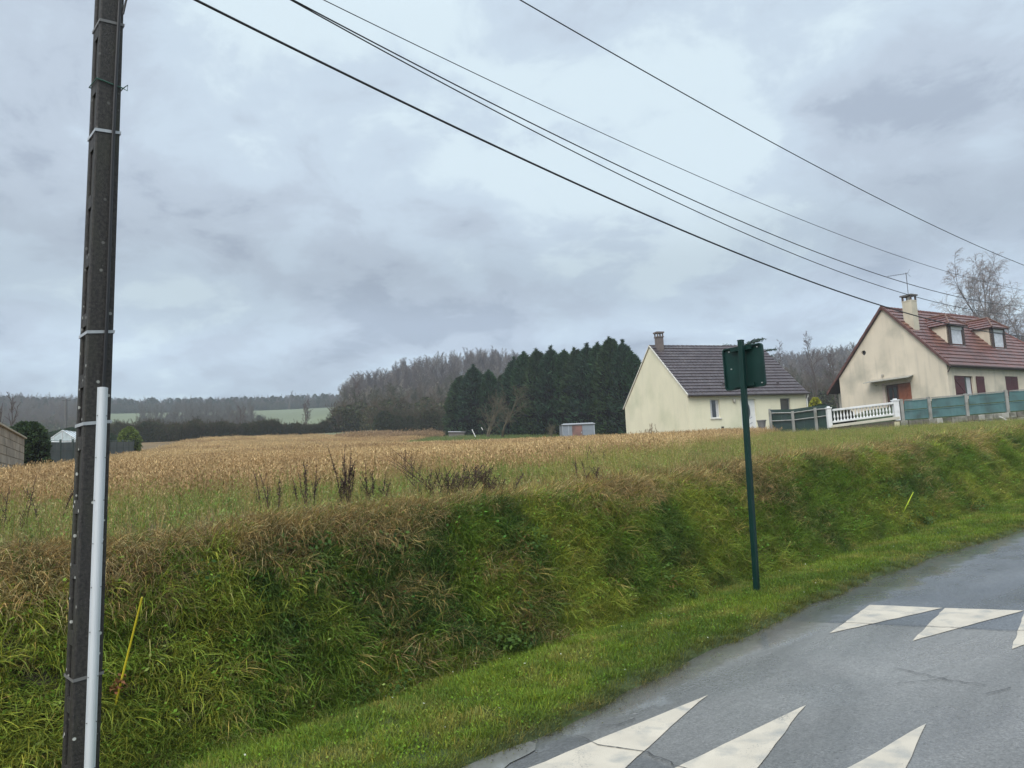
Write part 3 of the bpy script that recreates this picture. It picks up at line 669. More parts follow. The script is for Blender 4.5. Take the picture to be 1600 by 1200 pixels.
# ================================================================== trees
def tube_arrays(paths, rads, sides=3):
    V, F, o = [], [], 0
    for P, rd in zip(paths, rads):
        P = np.asarray(P); k = len(P); T = np.gradient(P, axis=0); T /= (np.linalg.norm(T, axis=1)[:, None] + 1e-9)
        ref = np.where(np.abs(T[:, 2:3]) < .9, np.array([[0, 0, 1.]]), np.array([[1., 0, 0]])); U = np.cross(T, ref); U /= np.linalg.norm(U, axis=1)[:, None] + 1e-9; Wv = np.cross(T, U)
        for j in range(sides):
            a = 2 * math.pi * j / sides; V.append(P + (U * math.cos(a) + Wv * math.sin(a)) * np.asarray(rd)[:, None])
        for i in range(k - 1):
            for j in range(sides):
                a = o + j * k + i; b_ = o + ((j + 1) % sides) * k + i; F.append((a, b_, b_ + 1, a + 1))
        o += k * sides
    return np.concatenate(V), np.array(F)
def grow(seed, Ht, r0, trunks=1, levels=((9, .45, 50), (7, .45, 45), (5, .5, 40)), droop=0.0, first=.25, up=.15, twig=.012, wob=.12, spread=None, thin=.30):
    """skeleton: (count, length ratio, angle) per level -> paths grouped by level"""
    r = np.random.RandomState(seed); out = [([], [])for _ in range(len(levels) + 1)]
    def path(p, d, L, k, lev):
        P = [p]; st = L / k
        for i in range(k):
            d = d + r.normal(0, wob, 3); d[2] += (up if lev < 2 else 0) * .5 - (droop * (i + 1) / k if lev >= 2 else 0)
            d = d / np.linalg.norm(d); p = p + d * st; P.append(p)
        return np.array(P)
    cur = []
    for t in range(trunks):
        d = np.array([0, 0, 1.]) + (r.normal(0, .22, 3) * (trunks > 1)); d /= np.linalg.norm(d)
        P = path(np.array([r.normal(0, .1) * (trunks > 1), r.normal(0, .1) * (trunks > 1), 0]), d, Ht * r.uniform(.85, 1) * (1 if trunks == 1 else .95), 7, 0)
        out[0][0].append(P); out[0][1].append(r0 * np.linspace(1, .12, 8) ** .9); cur.append((P, Ht, r0))
    for lv, (cnt, ratio, ang) in enumerate(levels):
        nx = []
        for P, L, rad in cur:
            for c in range(cnt):
                t = (first if lv == 0 else .15) + (1 - (first if lv == 0 else .15)) * (c + r.rand()) / cnt
                i = min(int(t * (len(P) - 1)), len(P) - 2); f = t * (len(P) - 1) - i; p = P[i] * (1 - f) + P[i + 1] * f
                ax = P[i + 1] - P[i]; ax /= np.linalg.norm(ax); q = r.normal(0, 1, 3); q -= ax * (q @ ax); q /= np.linalg.norm(q)
                a = np.radians(ang * r.uniform(.6, 1.25)); d = ax * math.cos(a) + q * math.sin(a)
                l = L * ratio * r.uniform(.6, 1.15) * (1 - .55 * t if lv == 0 else 1 - .35 * t); rr = max(rad * (thin if lv == 0 else .42) * (1 - .5 * t), twig)
                k = (5, 4, 3, 3)[lv]; Q = path(p, d, l, k, lv + 1)
                out[lv + 1][0].append(Q); out[lv + 1][1].append(np.linspace(rr, max(rr * .3, twig * .6), k + 1)); nx.append((Q, l, rr))
        cur = nx
    return out
def bark_mesh(name, groups, mt, sides=3):
    paths = sum([g[0] for g in groups], []); rads = sum([g[1] for g in groups], [])
    V, F = tube_arrays(paths, rads, sides); return np_mesh(name, V, F, mt, np.ones((len(V), 3)))
def leafcloud(seed, n, env, size, colv=.22, upb=.2, asp=.35, inner=.55, lump=3.0):
    """leaf sprays filling an envelope env(dir_az, h01)->radius at height h01*H ; returns verts, faces, colours"""
    r = np.random.RandomState(seed); Hh, rad = env
    h = r.rand(n) ** .85; a = r.uniform(0, 6.283, n)
    ro = rad(h) * (.82 + .42 * (fbm(a * lump / 2 + seed, h * 7 * lump / 3, 3) - .35)); rr = ro * (inner + (1 - inner) * r.rand(n) ** .5)
    c = np.stack([rr * np.cos(a), rr * np.sin(a), h * Hh], -1)
    d = np.stack([np.cos(a), np.sin(a), np.full(n, upb)], -1) + r.normal(0, .6, (n, 3)); d /= np.linalg.norm(d, axis=1)[:, None]
    s = np.cross(d, r.normal(0, 1, (n, 3))); s /= np.linalg.norm(s, axis=1)[:, None]
    z = size * r.uniform(.5, 1.4, n)[:, None]
    V = np.stack([c - d * z * .3, c + s * z * asp, c + d * z * .8, c - s * z * asp], 1).reshape(-1, 3)
    C = np.repeat(np.ones((n, 3)) * (1 + r.normal(0, colv, n) + .5 * (fbm(a * 2 + 3, h * 9, 3) - .5))[:, None], 4, 0)
    return V, np.arange(n * 4).reshape(n, 4), np.clip(C, .3, 2)
def leafmat(name, col, transl=.2, rough=.6): return plantmat(name, col, rough, transl, inst=False, spec=.2)
def plain(name, col, rough=.85): return plantmat(name, col, rough, 0, inst=False, spec=.1)
bark = plain('tree_bark', (.115, .095, .08)); birchbark = plain('birch_bark', (.19, .175, .165)); twigm = plain('twig', (.13, .10, .095)); birchtwig = plain('birch_twig', (.29, .255, .245)); mossy = plain('mossy_bark', (.115, .10, .065))

# --- far woods: every trunk merges with its neighbours
WB = plantmat('wood_bark', (1, 1, 1), .9, 0, True, .05); WL = plantmat('wood_leaf', (1, 1, 1), .8, .1, True, .05)
def wood_kind(i, Ht=11.0):
    g = grow(300 + i, Ht, .17, 1, ((14, .40, 36), (9, .5, 38), (6, .55, 36)), 0, .3, .25, .024, .07)
    V, F = tube_arrays(sum([q[0] for q in g], []), sum([q[1] for q in g], [])); return V, F, np.ones((len(V), 3)) * np.array([1, .97, .91])
K_wood = kinds('wood_tree', [wood_kind(i) for i in range(5)], WB)
def pine_kind(i):
    Hh = 11.0; rad = lambda h: np.interp(h, [0, .35, .45, .7, .9, 1], [.05, .1, 1.9, 2.5, 1.6, .3])
    V, F, C = leafcloud(330 + i, 900, (Hh, rad), .55, lump=5, inner=.3); g = grow(330 + i, Hh, .16, 1, ((4, .2, 60),), 0, .5, .1, .05)
    V2, F2 = tube_arrays(g[0][0] + g[1][0], g[0][1] + g[1][1]); return merge([(V, F, C), (V2, F2, np.ones((len(V2), 3)))])
K_pine = kinds('ridge_pine', [pine_kind(i) for i in range(3)], WL)
def scrub_kind(i):
    Hh = 3.2; g = grow(350 + i, Hh, .05, 5, ((8, .5, 35), (7, .5, 40)), 0, .05, .2, .018, .15)
    V, F = tube_arrays(sum([q[0] for q in g], []), sum([q[1] for q in g], [])); rad = lambda h: np.interp(h, [0, .3, .8, 1], [1.1, 1.5, 1.1, .3])
    v, f, c = leafcloud(350 + i, 1100, (Hh * .85, rad), .16, lump=5, inner=.2)
    return merge([(V, F, np.ones((len(V), 3)) * np.array([1.15, 1.0, .95])), (v, f, c * np.array([.8, .95, .7]))])
K_scrub = kinds('scrub_bush', [scrub_kind(i) for i in range(4)], WL)

def polar(azs, ds): a = np.radians(azs); return np.sin(a) * ds, np.cos(a) * ds
def wood(name, x, y, Kn, scl, tint, label, cat='woodland'):
    k = len(x); P = np.stack([x, y, H(x, y, False) - .2], -1)
    scatter(name, Kn, P, np.stack([rs.normal(0, .04, k), rs.normal(0, .04, k), rs.uniform(0, 6.28, k)], -1), scl, rs.randint(0, len(Kn), k), tint, label, cat)
cnt = 2300; az_ = rs.uniform(-12.7, 40, cnt); dd = np.sqrt(rs.uniform(128 ** 2, 345 ** 2, cnt)); x, y = polar(az_, dd)
k = ~((az_ < -11.5) & (rs.rand(cnt) < .3)); x, y, az_, dd = x[k], y[k], az_[k], dd[k]; cnt = len(x)
q = fbm(x * .03, y * .03, 3); t = mixc(c_(.125, .105, .10), c_(.17, .145, .125), sstep(.35, .65, q)); t = mixc(t, c_(.075, .085, .05), sstep(230, 130, dd) * (rs.rand(cnt) < .5) * .9); t = mixc(t, c_(.34, .31, .27), (rs.rand(cnt) < .05) * .7)
wood('hill_wood', x, y, K_wood, rs.uniform(.80, .98, cnt) * np.interp(dd, [130, 220], [.72, 1]), t * rs.uniform(.8, 1.2, (cnt, 1)), 'bare grey brown wood covering the rounded hill behind the field')
cnt = 1500; az_ = rs.uniform(-12.9, 30, cnt); dd = np.sqrt(rs.uniform(108 ** 2, 240 ** 2, cnt)); x, y = polar(az_, dd)
wood('wood_undergrowth', x, y, K_scrub, rs.uniform(.9, 1.9, cnt), mixc(c_(.085, .085, .055), c_(.12, .10, .075), rs.rand(cnt)), 'dark bramble and ivy undergrowth at the foot of the wood', 'undergrowth')
cnt = 1500; az_ = rs.uniform(-44, -11.0, cnt); dd = rs.uniform(400, 440, cnt) + 30 * np.maximum(0, -28 - az_) * -.28; x, y = polar(az_, dd)
pn = rs.rand(cnt) < .42; t = mixc(c_(.115, .10, .10), c_(.15, .13, .12), rs.rand(cnt))
wood('ridge_wood', x[~pn], y[~pn], K_wood, rs.uniform(.48, .68, (~pn).sum()), t[~pn], 'distant bare wood along the skyline left of the hill')
wood('ridge_pines', x[pn], y[pn], K_pine, rs.uniform(.45, .70, pn.sum()), mixc(c_(.035, .055, .035), c_(.06, .07, .045), rs.rand(pn.sum())), 'distant dark pines standing in the skyline wood')
cnt = 900; az_ = rs.uniform(-44, -11.5, cnt); dd = rs.uniform(396, 412, cnt); x, y = polar(az_, dd)
wood('ridge_undergrowth', x, y, K_scrub, rs.uniform(.9, 1.7, cnt), mixc(c_(.085, .080, .065), c_(.12, .11, .09), rs.rand(cnt)), 'dark scrub along the foot of the skyline wood', 'undergrowth')
cnt = 500; az_ = rs.uniform(-46, -29.2, cnt); dd = rs.uniform(230, 300, cnt); x, y = polar(az_, dd)
wood('left_undergrowth', x, y, K_scrub, rs.uniform(1.0, 2.0, cnt), mixc(c_(.11, .10, .08), c_(.15, .13, .10), rs.rand(cnt)), 'brown scrub at the foot of the far left wood', 'undergrowth')
# woodland lower down on the far left and the copse across the meadow
cnt = 620; az_ = rs.uniform(-46, -29.0, cnt); dd = rs.uniform(250, 400, cnt); x, y = polar(az_, dd)
wood('left_wood', x, y, K_wood, rs.uniform(.5, .8, cnt), mixc(c_(.14, .115, .11), c_(.17, .15, .13), rs.rand(cnt)), 'brown bare wood low on the far left slope')
cnt = 250; az_ = np.clip(rs.normal(-22.3, 1.9, cnt), -26, -19); dd = rs.uniform(215, 330, cnt); x, y = polar(az_, dd)
wood('meadow_copse', x, y, K_wood, rs.uniform(.38, .72, cnt), mixc(c_(.10, .09, .075), c_(.13, .115, .10), rs.rand(cnt)), 'dark bare copse standing across the pale meadow')
cnt = 260; az_ = np.clip(rs.normal(-22.0, 2.0, cnt), -26, -18.5); dd = rs.uniform(200, 300, cnt); x, y = polar(az_, dd)
wood('copse_undergrowth', x, y, K_scrub, rs.uniform(.8, 1.5, cnt), mixc(c_(.06, .06, .045), c_(.10, .09, .07), rs.rand(cnt)), 'dark brambles round the foot of the meadow copse', 'undergrowth')
# overgrown hedgerow at the end of the field
cnt = 1000; az_ = rs.uniform(-28, 1, cnt); dd = (104 + 7 * rs.rand(cnt)) / np.maximum(np.cos(np.radians(az_ + 14)), .5) ** .3; x, y = polar(az_, dd)
x, y = x, y; n_h = x * N2[0] + y * N2[1]
sh = np.maximum(0, 100 - n_h) * (az_ < -10); x = x + N2[0] * sh; y = y + N2[1] * sh
hh = (.38 + .70 * fbm(az_ * 1.1, az_ * 0, 4)) * np.interp(az_, [-27, -24, -20, -13, -10], [.9, 1, .9, .72, 1.1])
wood('hedgerow', x, y, K_scrub, hh * rs.uniform(.8, 1.25, cnt), mixc(c_(.050, .056, .034), c_(.095, .085, .055), rs.rand(cnt) ** 1.5), 'dark overgrown hedgerow along the far edge of the field', 'hedgerow')

# --- trees one can tell apart
def bare_tree(name, label, loc, Ht, r0, seed, bm, trunks=1, levels=((9, .5, 48), (7, .5, 42), (6, .55, 40)), droop=0, twig=.012, first=.25, up=.2, group=None, rz=0, cat='tree', wob=.12):
    t = thing(name, label, cat, loc, rz, group)
    g = grow(seed, Ht, r0, trunks, levels, droop, first, up, twig, wob)
    np_obj('trunk', bark_mesh('trunk', [g[0]], bm, 7), t); np_obj('limb', bark_mesh('limb', [g[1]], bm, 5), t, kind='stuff')
    np_obj('crown', bark_mesh('crown', g[2:], twigm if bm is bark else birchtwig if bm is birchbark else bm, 3), t, kind='stuff')
    return t
def ground_at(px, py, Y, dz=0.0):
    p = at(px, py, Y); p.z = Hs(p.x, p.y) + dz; return p
# birches behind the red-roofed house
bl = ((15, .52, 40), (13, .46, 44), (12, .46, 48))
p = ground_at(1567, 560, 66); bare_tree('birch_tree', 'taller leafless birch with drooping twigs behind the red tiled house', p, at(1530, 396, 66).z - p.z, .17, 401, birchbark, 2, bl, .26, .012, .22, .25)
p = ground_at(1588, 560, 63); bare_tree('birch_tree', 'leafless birch at the right edge, rising beside the taller birch', p, at(1585, 428, 63).z - p.z, .12, 402, birchbark, 4, ((12, .40, 32), (11, .44, 42), (9, .48, 45)), .26, .011, .12, .25)
p = ground_at(1496, 560, 70); bare_tree('birch_tree', 'lower leafless birch leaning over the ridge of the red tiled roof', p, at(1492, 470, 70).z - p.z, .10, 403, birchbark, 3, ((12, .55, 38), (11, .46, 42), (9, .48, 45)), .34, .011, .15, .2)
# orchard trees in the garden
p = ground_at(762, 682, 78); bare_tree('fruit_tree', 'bare many stemmed garden tree left of the other bare tree, before the conifers', p, 5.2, .10, 411, mossy, 3, ((9, .5, 38), (9, .45, 42), (7, .5, 42)), 0, .008, .12, .1)
p = ground_at(772 + 13, 684, 75); bare_tree('fruit_tree', 'bare garden tree with one pale trunk and a low side bough, before the conifers', p, 5.4, .13, 412, mossy, 1, ((13, .62, 52), (10, .45, 45), (7, .5, 42)), 0, .008, .12, .1, wob=.15)
p = ground_at(865, 684, 69); bare_tree('garden_shrub', 'small pale leafless shrub on the lawn left of the metal shed', p, 1.6, .03, 413, mossy, 7, ((6, .5, 30), (6, .45, 35)), 0, .010, .1, .1, cat='shrub')
# trees standing in and behind the hedgerow
def far_tree(px, ptop, Y, seed, label, tr=1, lv=((9, .4, 38), (7, .45, 38), (5, .5, 35)), r0=.14, bm=None):
    p = ground_at(px, 660, Y); bare_tree('bare_tree', label, p, at(px, ptop, Y).z - p.z, r0, seed, bm or bark, tr, lv, 0, .022, .3, .25)
far_tree(475, 624, 128, 421, 'bare forked tree standing clear of the hedgerow against the green meadow', 2)
far_tree(376, 634, 128, 422, 'small bare tree in the hedgerow right of the copse, against the meadow', 2)
far_tree(452, 609, 380, 423, 'large round bare tree in front of the skyline pines', 1, r0=.35)
far_tree(540, 588, 128, 424, 'tall ivy grown tree at the left end of the wooded hill', 1, r0=.2)
far_tree(560, 592, 135, 425, 'second tall tree from the left end of the wooded hill', 1, r0=.2)
far_tree(6, 606, 46, 426, 'thin bare tree at the left edge above the block wall', 2, ((8, .4, 25), (5, .45, 30)), .06)
# bare trees seen between the two houses
for i, (px, pt, Y, lab) in enumerate([(1275, 524, 105, 'tallest bare tree between the two houses'), (1235, 546, 110, 'bare tree rising just right of the dark roof'), (1308, 552, 100, 'bare tree left of the red roof edge, lower than its neighbour')]):
    p = ground_at(px, 620, Y); bare_tree('bare_tree', lab, p, at(px, pt, Y).z - p.z, .2, 431 + i, bark, 1, ((12, .42, 38), (8, .48, 40), (7, .5, 38)), 0, .016, .2, .25)

# conifers
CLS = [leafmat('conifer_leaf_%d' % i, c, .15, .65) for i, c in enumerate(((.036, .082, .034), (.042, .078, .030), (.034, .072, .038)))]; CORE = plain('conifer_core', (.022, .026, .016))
def conifer_meshes(seed, Hh, Rr, n=12000, tops=11):
    rad0 = lambda h: Rr * np.interp(h, [0, .06, .3, .65, .88, 1], [.8, 1.0, 1.05, .85, .46, .08])
    V, F, C = leafcloud(seed, n, (Hh, rad0), .42, upb=.9, asp=.13, inner=.62, lump=7, colv=.42)
    r = np.random.RandomState(seed + 1)                       # leading shoots that break the outline
    ps = [(V, F, C)]
    for k in range(tops):
        hh = r.uniform(.7, 1.5); v, f, c = leafcloud(seed + 7 + k, 190, (hh * 1.25, lambda h: .26 * (1 - h) + .03), .26, upb=.9, asp=.16, inner=.1)
        a = r.uniform(0, 6.28); q = r.rand(); v = v + np.array([math.cos(a) * Rr * .62 * q, math.sin(a) * Rr * .62 * q, Hh * (.96 - .26 * q) - hh * .42]); ps.append((v, f, c))
    V, F, C = merge(ps)
    crown = np_mesh('crown', V, F, CLS[(seed // 20) % 3], C)
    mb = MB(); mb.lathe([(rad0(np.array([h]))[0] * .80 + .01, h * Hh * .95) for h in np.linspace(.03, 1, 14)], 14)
    core = bpy.data.meshes.new('inner_branches'); core.from_pydata([(x + .15 * math.sin(z * 3 + x), y + .15 * math.cos(z * 2.3 + y), z) for x, y, z in mb.v], [], mb.f); core.materials.append(CORE)  # opaque dark core added inside the crown to block see-through gaps
    return crown, core
CONM = [conifer_meshes(500 + 20 * i, 9.0, (1.75, 1.95, 1.6)[i]) for i in range(3)]
def conifer(px, ptop, Y, k, label, group='conifers planted in a dense row', wid=1.0):
    p = ground_at(px, 680, Y, -.1); h = at(px, ptop, Y).z - p.z
    t = thing('conifer_tree', label, 'conifer tree', p, k * 1.7, group); sx = h / 9.0
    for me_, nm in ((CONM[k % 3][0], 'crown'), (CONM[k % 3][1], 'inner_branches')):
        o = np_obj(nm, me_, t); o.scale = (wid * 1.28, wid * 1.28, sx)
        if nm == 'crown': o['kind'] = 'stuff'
    mb = MB(); mb.tube([(0, 0, -.2), (0, 0, h * .5)], [.16, .1], 8); mb.build('trunk', bark, t)
    return t
G2 = 'dense dark conifer in the closed tall row left of the cream house'
cons = [(722, 592, 91, 'leftmost conifer, at the end of the lower clump behind the bare garden trees', .95), (744, 577, 90, 'tallest conifer of the lower clump behind the bare garden trees', 1.0),
        (768, 583, 89, 'third conifer from the left, in the lower clump', .9), (790, 588, 89, 'rightmost conifer of the lower clump, in front of the tall row', .8),
        (809, 566, 84, 'leftmost conifer of the tall row, narrow topped', .9), (824, 556, 83, 'second conifer from the left in the tall row', 1), (846, 552, 82, 'third conifer from the left in the tall row', 1.05), (868, 550, 81, 'conifer in the tall row standing over the pale garden shrub', 1), (888, 553, 80, 'conifer in the tall row over the left end of the metal shed', 1.0), (908, 550, 79, 'conifer in the tall row behind the middle of the metal shed', 1.05),
        (925, 546, 78, 'conifer in the tall row over the right end of the metal shed', 1), (942, 543, 77, 'conifer with a blunt top just left of the tallest conifer', 1), (962, 533, 76, 'tallest conifer, near the gable of the cream house', 1.05), (982, 541, 75, 'conifer right of the tallest one, beside the cream gable', .9), (996, 556, 74, 'rightmost conifer, half hidden by the cream gable', .9)]
for i, (px, pt, Y, lab, wd) in enumerate(cons): conifer(px, pt, Y, i, lab, wid=wd)

def bush(name, label, loc, Hh, Rr, mt, seed, n=2500, size=.12, cat='bush', sq=(1, 1), group=None):
    t = thing(name, label, cat, loc, 0, group)
    rad = lambda h: Rr * np.interp(h, [0, .25, .6, .85, 1], [.85, 1.0, .95, .66, .1])
    V, F, C = leafcloud(seed, n, (Hh, rad), size, lump=4, inner=.6, asp=.4, upb=.4); V[:, 0] *= sq[0]; V[:, 1] *= sq[1]
    np_obj('foliage', np_mesh('foliage', V, F, mt, C), t, kind='stuff')
    mb = MB(); mb.lathe([(rad(np.array([h]))[0] * .72 + .01, h * Hh * .92) for h in np.linspace(0, 1, 9)], 12); mb.v = [(x * sq[0], y * sq[1], z) for x, y, z in mb.v]; mb.build('inner_branches', CORE, t)  # solid dark core added inside the foliage so no gaps show
    return t
EV = leafmat('evergreen_leaf', (.045, .075, .028)); YG = leafmat('yellow_green_leaf', (.15, .20, .045)); YL = leafmat('gold_leaf', (.34, .34, .04)); DG = leafmat('hedge_leaf', (.028, .05, .026))
p = ground_at(52, 700, 25); bush('evergreen_bush', 'dark rounded evergreen bush just behind the end of the block wall', p, at(52, 660, 25).z - p.z, .56, EV, 601, 5000, .085)
p = ground_at(36, 700, 27); bush('evergreen_bush', 'larger dark evergreen mass behind the rounded bush, above the block wall', p, at(36, 660, 27).z - p.z, .8, EV, 602, 5000, .09)
p = ground_at(118, 690, 60); bush('clipped_hedge', 'long dark clipped hedge behind the greenhouse', p, at(118, 668, 60).z - p.z, 2.9, DG, 603, 9000, .13, 'hedge', (1.3, .35))
p = ground_at(202, 700, 50.5); bush('variegated_bush', 'yellow green bush at the far end of the mesh fence', p, at(202, 667, 50.5).z - p.z, .82, YG, 604, 4000, .12)
p = ground_at(1275, 640, 52, 0); bush('golden_shrub', 'bright yellow leaved shrub beyond the right corner of the cream house', p, at(1275, 621, 52).z - p.z, .6, YL, 605, 2500, .12)
p = ground_at(1285, 640, 50.5, 0); bush('garden_hedge', 'dark green hedge below the golden shrub between the houses', p, at(1290, 632, 50.5).z - p.z, .95, DG, 606, 5000, .11, 'hedge', (1.5, .7))
p = ground_at(1323, 655, 46.0, 0); bush('dark_shrub', 'dark brownish shrub against the left foot of the ochre gable', p, at(1323, 640, 46).z - p.z, .55, leafmat('brown_leaf', (.07, .06, .035)), 607, 2000, .09)
p = ground_at(1306, 655, 48.5, 0); bush('dark_shrub', 'dark shrub behind the left balustrade pillar', p, at(1306, 646, 48.5).z - p.z, .8, DG, 608, 2500, .10)
# cedar whose bough tips show over the dark roof
t = thing('cedar_tree', 'blue green cedar whose bough tips show over the dark roof behind the sign', 'tree', ground_at(1170, 640, 64))
g0 = at(1170, 600, 64); base = t.location
mb = MB(); mb.tube([(0, 0, 0), (0, 0, g0.z - base.z + 1.0)], [.22, .06], 8); mb.build('trunk', bark, t)
CB = leafmat('cedar_needles', (.05, .085, .06)); ps = []; mb = MB()
for i, (px, py, Yb) in enumerate([(1132, 540, 63), (1145, 541, 64.5), (1152, 548, 63), (1185, 533, 63.5), (1193, 530, 64), (1200, 547, 63), (1212, 546, 63.5), (1205, 556, 62.5), (1160, 552, 64), (1178, 541, 64)]):
    tip = at(px, py, Yb) - base; st = Vector((0, 0, tip.z - .55)); mid = (st + tip) * .5 + Vector((0, 0, .28)); P = [st, mid, tip]; mb.tube(P, [.05, .035, .012], 5)
    r = np.random.RandomState(700 + i); k = 240; tt = r.rand(k) ** .7; P_ = np.array([st * (1 - q) ** 2 + mid * 2 * q * (1 - q) + tip * q * q for q in tt]); P_ += r.normal(0, 1, (k, 3)) * np.array([.13, .13, .045])
    d = r.normal(0, 1, (k, 3)) * np.array([1, 1, .3]); d /= np.linalg.norm(d, axis=1)[:, None]; s_v = np.cross(d, r.normal(0, 1, (k, 3))); s_v /= np.linalg.norm(s_v, axis=1)[:, None]
    V = np.stack([P_ - d * .1, P_ + s_v * .035, P_ + d * .1, P_ - s_v * .035], 1).reshape(-1, 3); ps.append((V, np.arange(k * 4).reshape(k, 4), np.ones((k * 4, 3))))
mb.build('bough', bark, t); np_obj('needles', np_mesh('needles', *merge(ps)[:2], CB, merge(ps)[2]), t, kind='stuff')
# ================================================================== houses
def wall_open(mb, u0, u1, v0, v1, ops, T, fn):
    """wall sheet with real openings; fn(u, v, depth) -> point. Reveals go T deep."""
    U = sorted({u0, u1, *[o[0] for o in ops], *[o[1] for o in ops]}); V = sorted({v0, v1, *[o[2] for o in ops], *[o[3] for o in ops]})
    for a, b_ in zip(U[:-1], U[1:]):
        for c, d in zip(V[:-1], V[1:]):
            um, vm = (a + b_) / 2, (c + d) / 2
            if any(o[0] < um < o[1] and o[2] < vm < o[3] for o in ops): continue
            mb.quad(fn(a, c, 0), fn(b_, c, 0), fn(b_, d, 0), fn(a, d, 0))
            mb.quad(fn(a, c, T), fn(a, d, T), fn(b_, d, T), fn(b_, c, T))
    for a, b_, c, d in ops:
        mb.quad(fn(a, c, 0), fn(a, d, 0), fn(a, d, T), fn(a, c, T)); mb.quad(fn(b_, c, 0), fn(b_, c, T), fn(b_, d, T), fn(b_, d, 0))
        mb.quad(fn(a, d, 0), fn(b_, d, 0), fn(b_, d, T), fn(a, d, T)); mb.quad(fn(a, c, 0), fn(a, c, T), fn(b_, c, T), fn(b_, c, 0))
def tile_field(P0, U, Vv, Nn_, L, S, courses, tw, amp, lip, left=None, right=None, seed=0):
    """overlapping roll tiles: P0 eave corner, U along the eave, Vv up the slope, each course lipped over the one below"""
    r = random.Random(seed); vs, fs = [], []; P0, U, Vv, Nn_ = map(Vector, (P0, U, Vv, Nn_))
    for k in range(courses):
        va, vb = k / courses * S, (k + 1) / courses * S
        la, ra = (left(va) if left else 0), (right(va) if right else L); lb, rb = (left(vb) if left else 0), (right(vb) if right else L)
        c0 = int(math.ceil(L / tw)) * 4; rows = []
        for (v, l, rr, lift, dz) in ((va, la, ra, 0, 0), (va, la, ra, lip, 1), (vb + .01, lb, rb, .012, 1)):
            row = []
            for j in range(c0 + 1):
                u = min(max(j * tw / 4, l), rr); ph = (j % 4); w = (0, .8, 1, .35)[ph] * amp
                row.append(len(vs)); p = P0 + U * u + Vv * v + Nn_ * (lift + (w if dz else 0)); vs.append(tuple(p))
            rows.append(row)
        for A, B in zip(rows[:-1], rows[1:]):
            for j in range(c0):
                fs.append((A[j], A[j + 1], B[j + 1], B[j]))
    mb = MB(); mb.v = vs; mb.f = fs; return mb
glass = mat('window_glass', (.03, .035, .04), .06, .1, 2, spec=.8)
white = mat('white_joinery', (.72, .72, .70), .4, .05, 5)
curt = mat('net_curtain', (.55, .55, .56), .8, .12, 14)
dark = mat('dark_recess', (.02, .02, .022), .8, .2, 8)

# ---------------- cream house with the dark tiled roof
Z1 = 3.2
h1 = thing('house', 'cream rendered bungalow with dark brown tiled roof and one small chimney', 'house', (11.516, 50.078, Z1), .315)
cream = mat('cream_render', (.74, .70, .52), .85, .05, .6, .15, 60, stain=((.52, .53, .36), .45, .52, .85), streak=((.60, .585, .43), .35))
L1, W1, E1, DR1 = 9.35, 9.27, 2.94, 3.95
ops = [(1.66, 2.40, 1.30, 2.56), (4.02, 5.22, .42, 2.51), (7.21, 8.03, 1.30, 2.52)]
mb = MB(); wall_open(mb, 0, L1, -.8, E1, ops, .22, lambda u, v, d: (u, d, v))
mb.build('front_wall', cream, h1)
mb = MB(); T = .22
mb.quad((0, T, -.8), (0, 0, -.8), (0, 0, E1), (0, T, E1)).quad((0, W1, -.8), (0, T, -.8), (0, T, E1), (0, W1, E1)).quad((0, W1, E1), (0, 0, E1), (0, W1 / 2, E1 + DR1))
mb.quad((L1, 0, -.8), (L1, W1, -.8), (L1, W1, E1), (L1, 0, E1)).quad((L1, 0, E1), (L1, W1, E1), (L1, W1 / 2, E1 + DR1)).quad((L1, W1, -.8), (0, W1, -.8), (0, W1, E1), (L1, W1, E1))
mb.build('wall', cream, h1)
tile1 = mat('brown_tile', (.062, .047, .050), .5, .3, 3.0, .3, 50, stain=((.10, .085, .085), 1.4, .5, .75), spec=.5)
sl1 = math.hypot(W1 / 2, DR1); v1 = Vector((0, W1 / 2 / sl1, DR1 / sl1)); nr1 = Vector((0, -DR1 / sl1, W1 / 2 / sl1))
OV = .28
e0 = Vector((-.04, 0, E1)) - v1 * OV + nr1 * .05
rf = tile_field(e0, (1, 0, 0), v1, nr1, L1 + .12, sl1 + OV, 17, .30, .022, .065).build('roof', tile1, h1, kind='stuff')
v1b = Vector((0, -v1.y, v1.z)); n1b = Vector((0, -nr1.y, nr1.z))
tile_field(Vector((L1 + .08, W1, E1)) - v1b * OV + n1b * .05, (-1, 0, 0), v1b, n1b, L1 + .12, sl1 + OV, 17, .30, .030, .045).build('rear_roof', tile1, h1, kind='stuff')
mb = MB()
for (y0, y1, z0, z1) in ((-.20, W1 / 2, E1 - .17, E1 + DR1), (W1 + .20, W1 / 2, E1 - .17, E1 + DR1)):
    mb.quad((-.03, y0, z0), (L1 + .07, y0, z0), (L1 + .07, y1, z1), (-.03, y1, z1))
mb.build('roof_boards', mat('roof_board', (.08, .065, .06), .8), h1)
mb = MB()                                                    # ridge tiles, each a half pipe
k = int(L1 / .38)
for i in range(k + 1):
    x = -.04 + i * .38; c = (W1 / 2, E1 + DR1 + .03)
    mb.tube([(x, *c), (x + .40, *c)], [.125, .105], 8)
mb.build('ridge_tiles', tile1, h1, kind='stuff')
verge = mat('cream_verge', (.66, .64, .56), .7)
mb = MB()
for sgn, yy in ((1, 0), (-1, W1)):
    for j in range(1):
        a = Vector((-.075, yy - sgn * .2, E1 - .17)); c = Vector((-.075, W1 / 2, E1 + DR1 + .02)); up = Vector((0, 0, .11)); o_ = Vector((.055, 0, 0))
        mb.quad(a, c, c + up, a + up).quad(a + o_, a + o_ + up, c + o_ + up, c + o_).quad(a + up, c + up, c + o_ + up, a + o_ + up).quad(a, a + o_, c + o_, c)
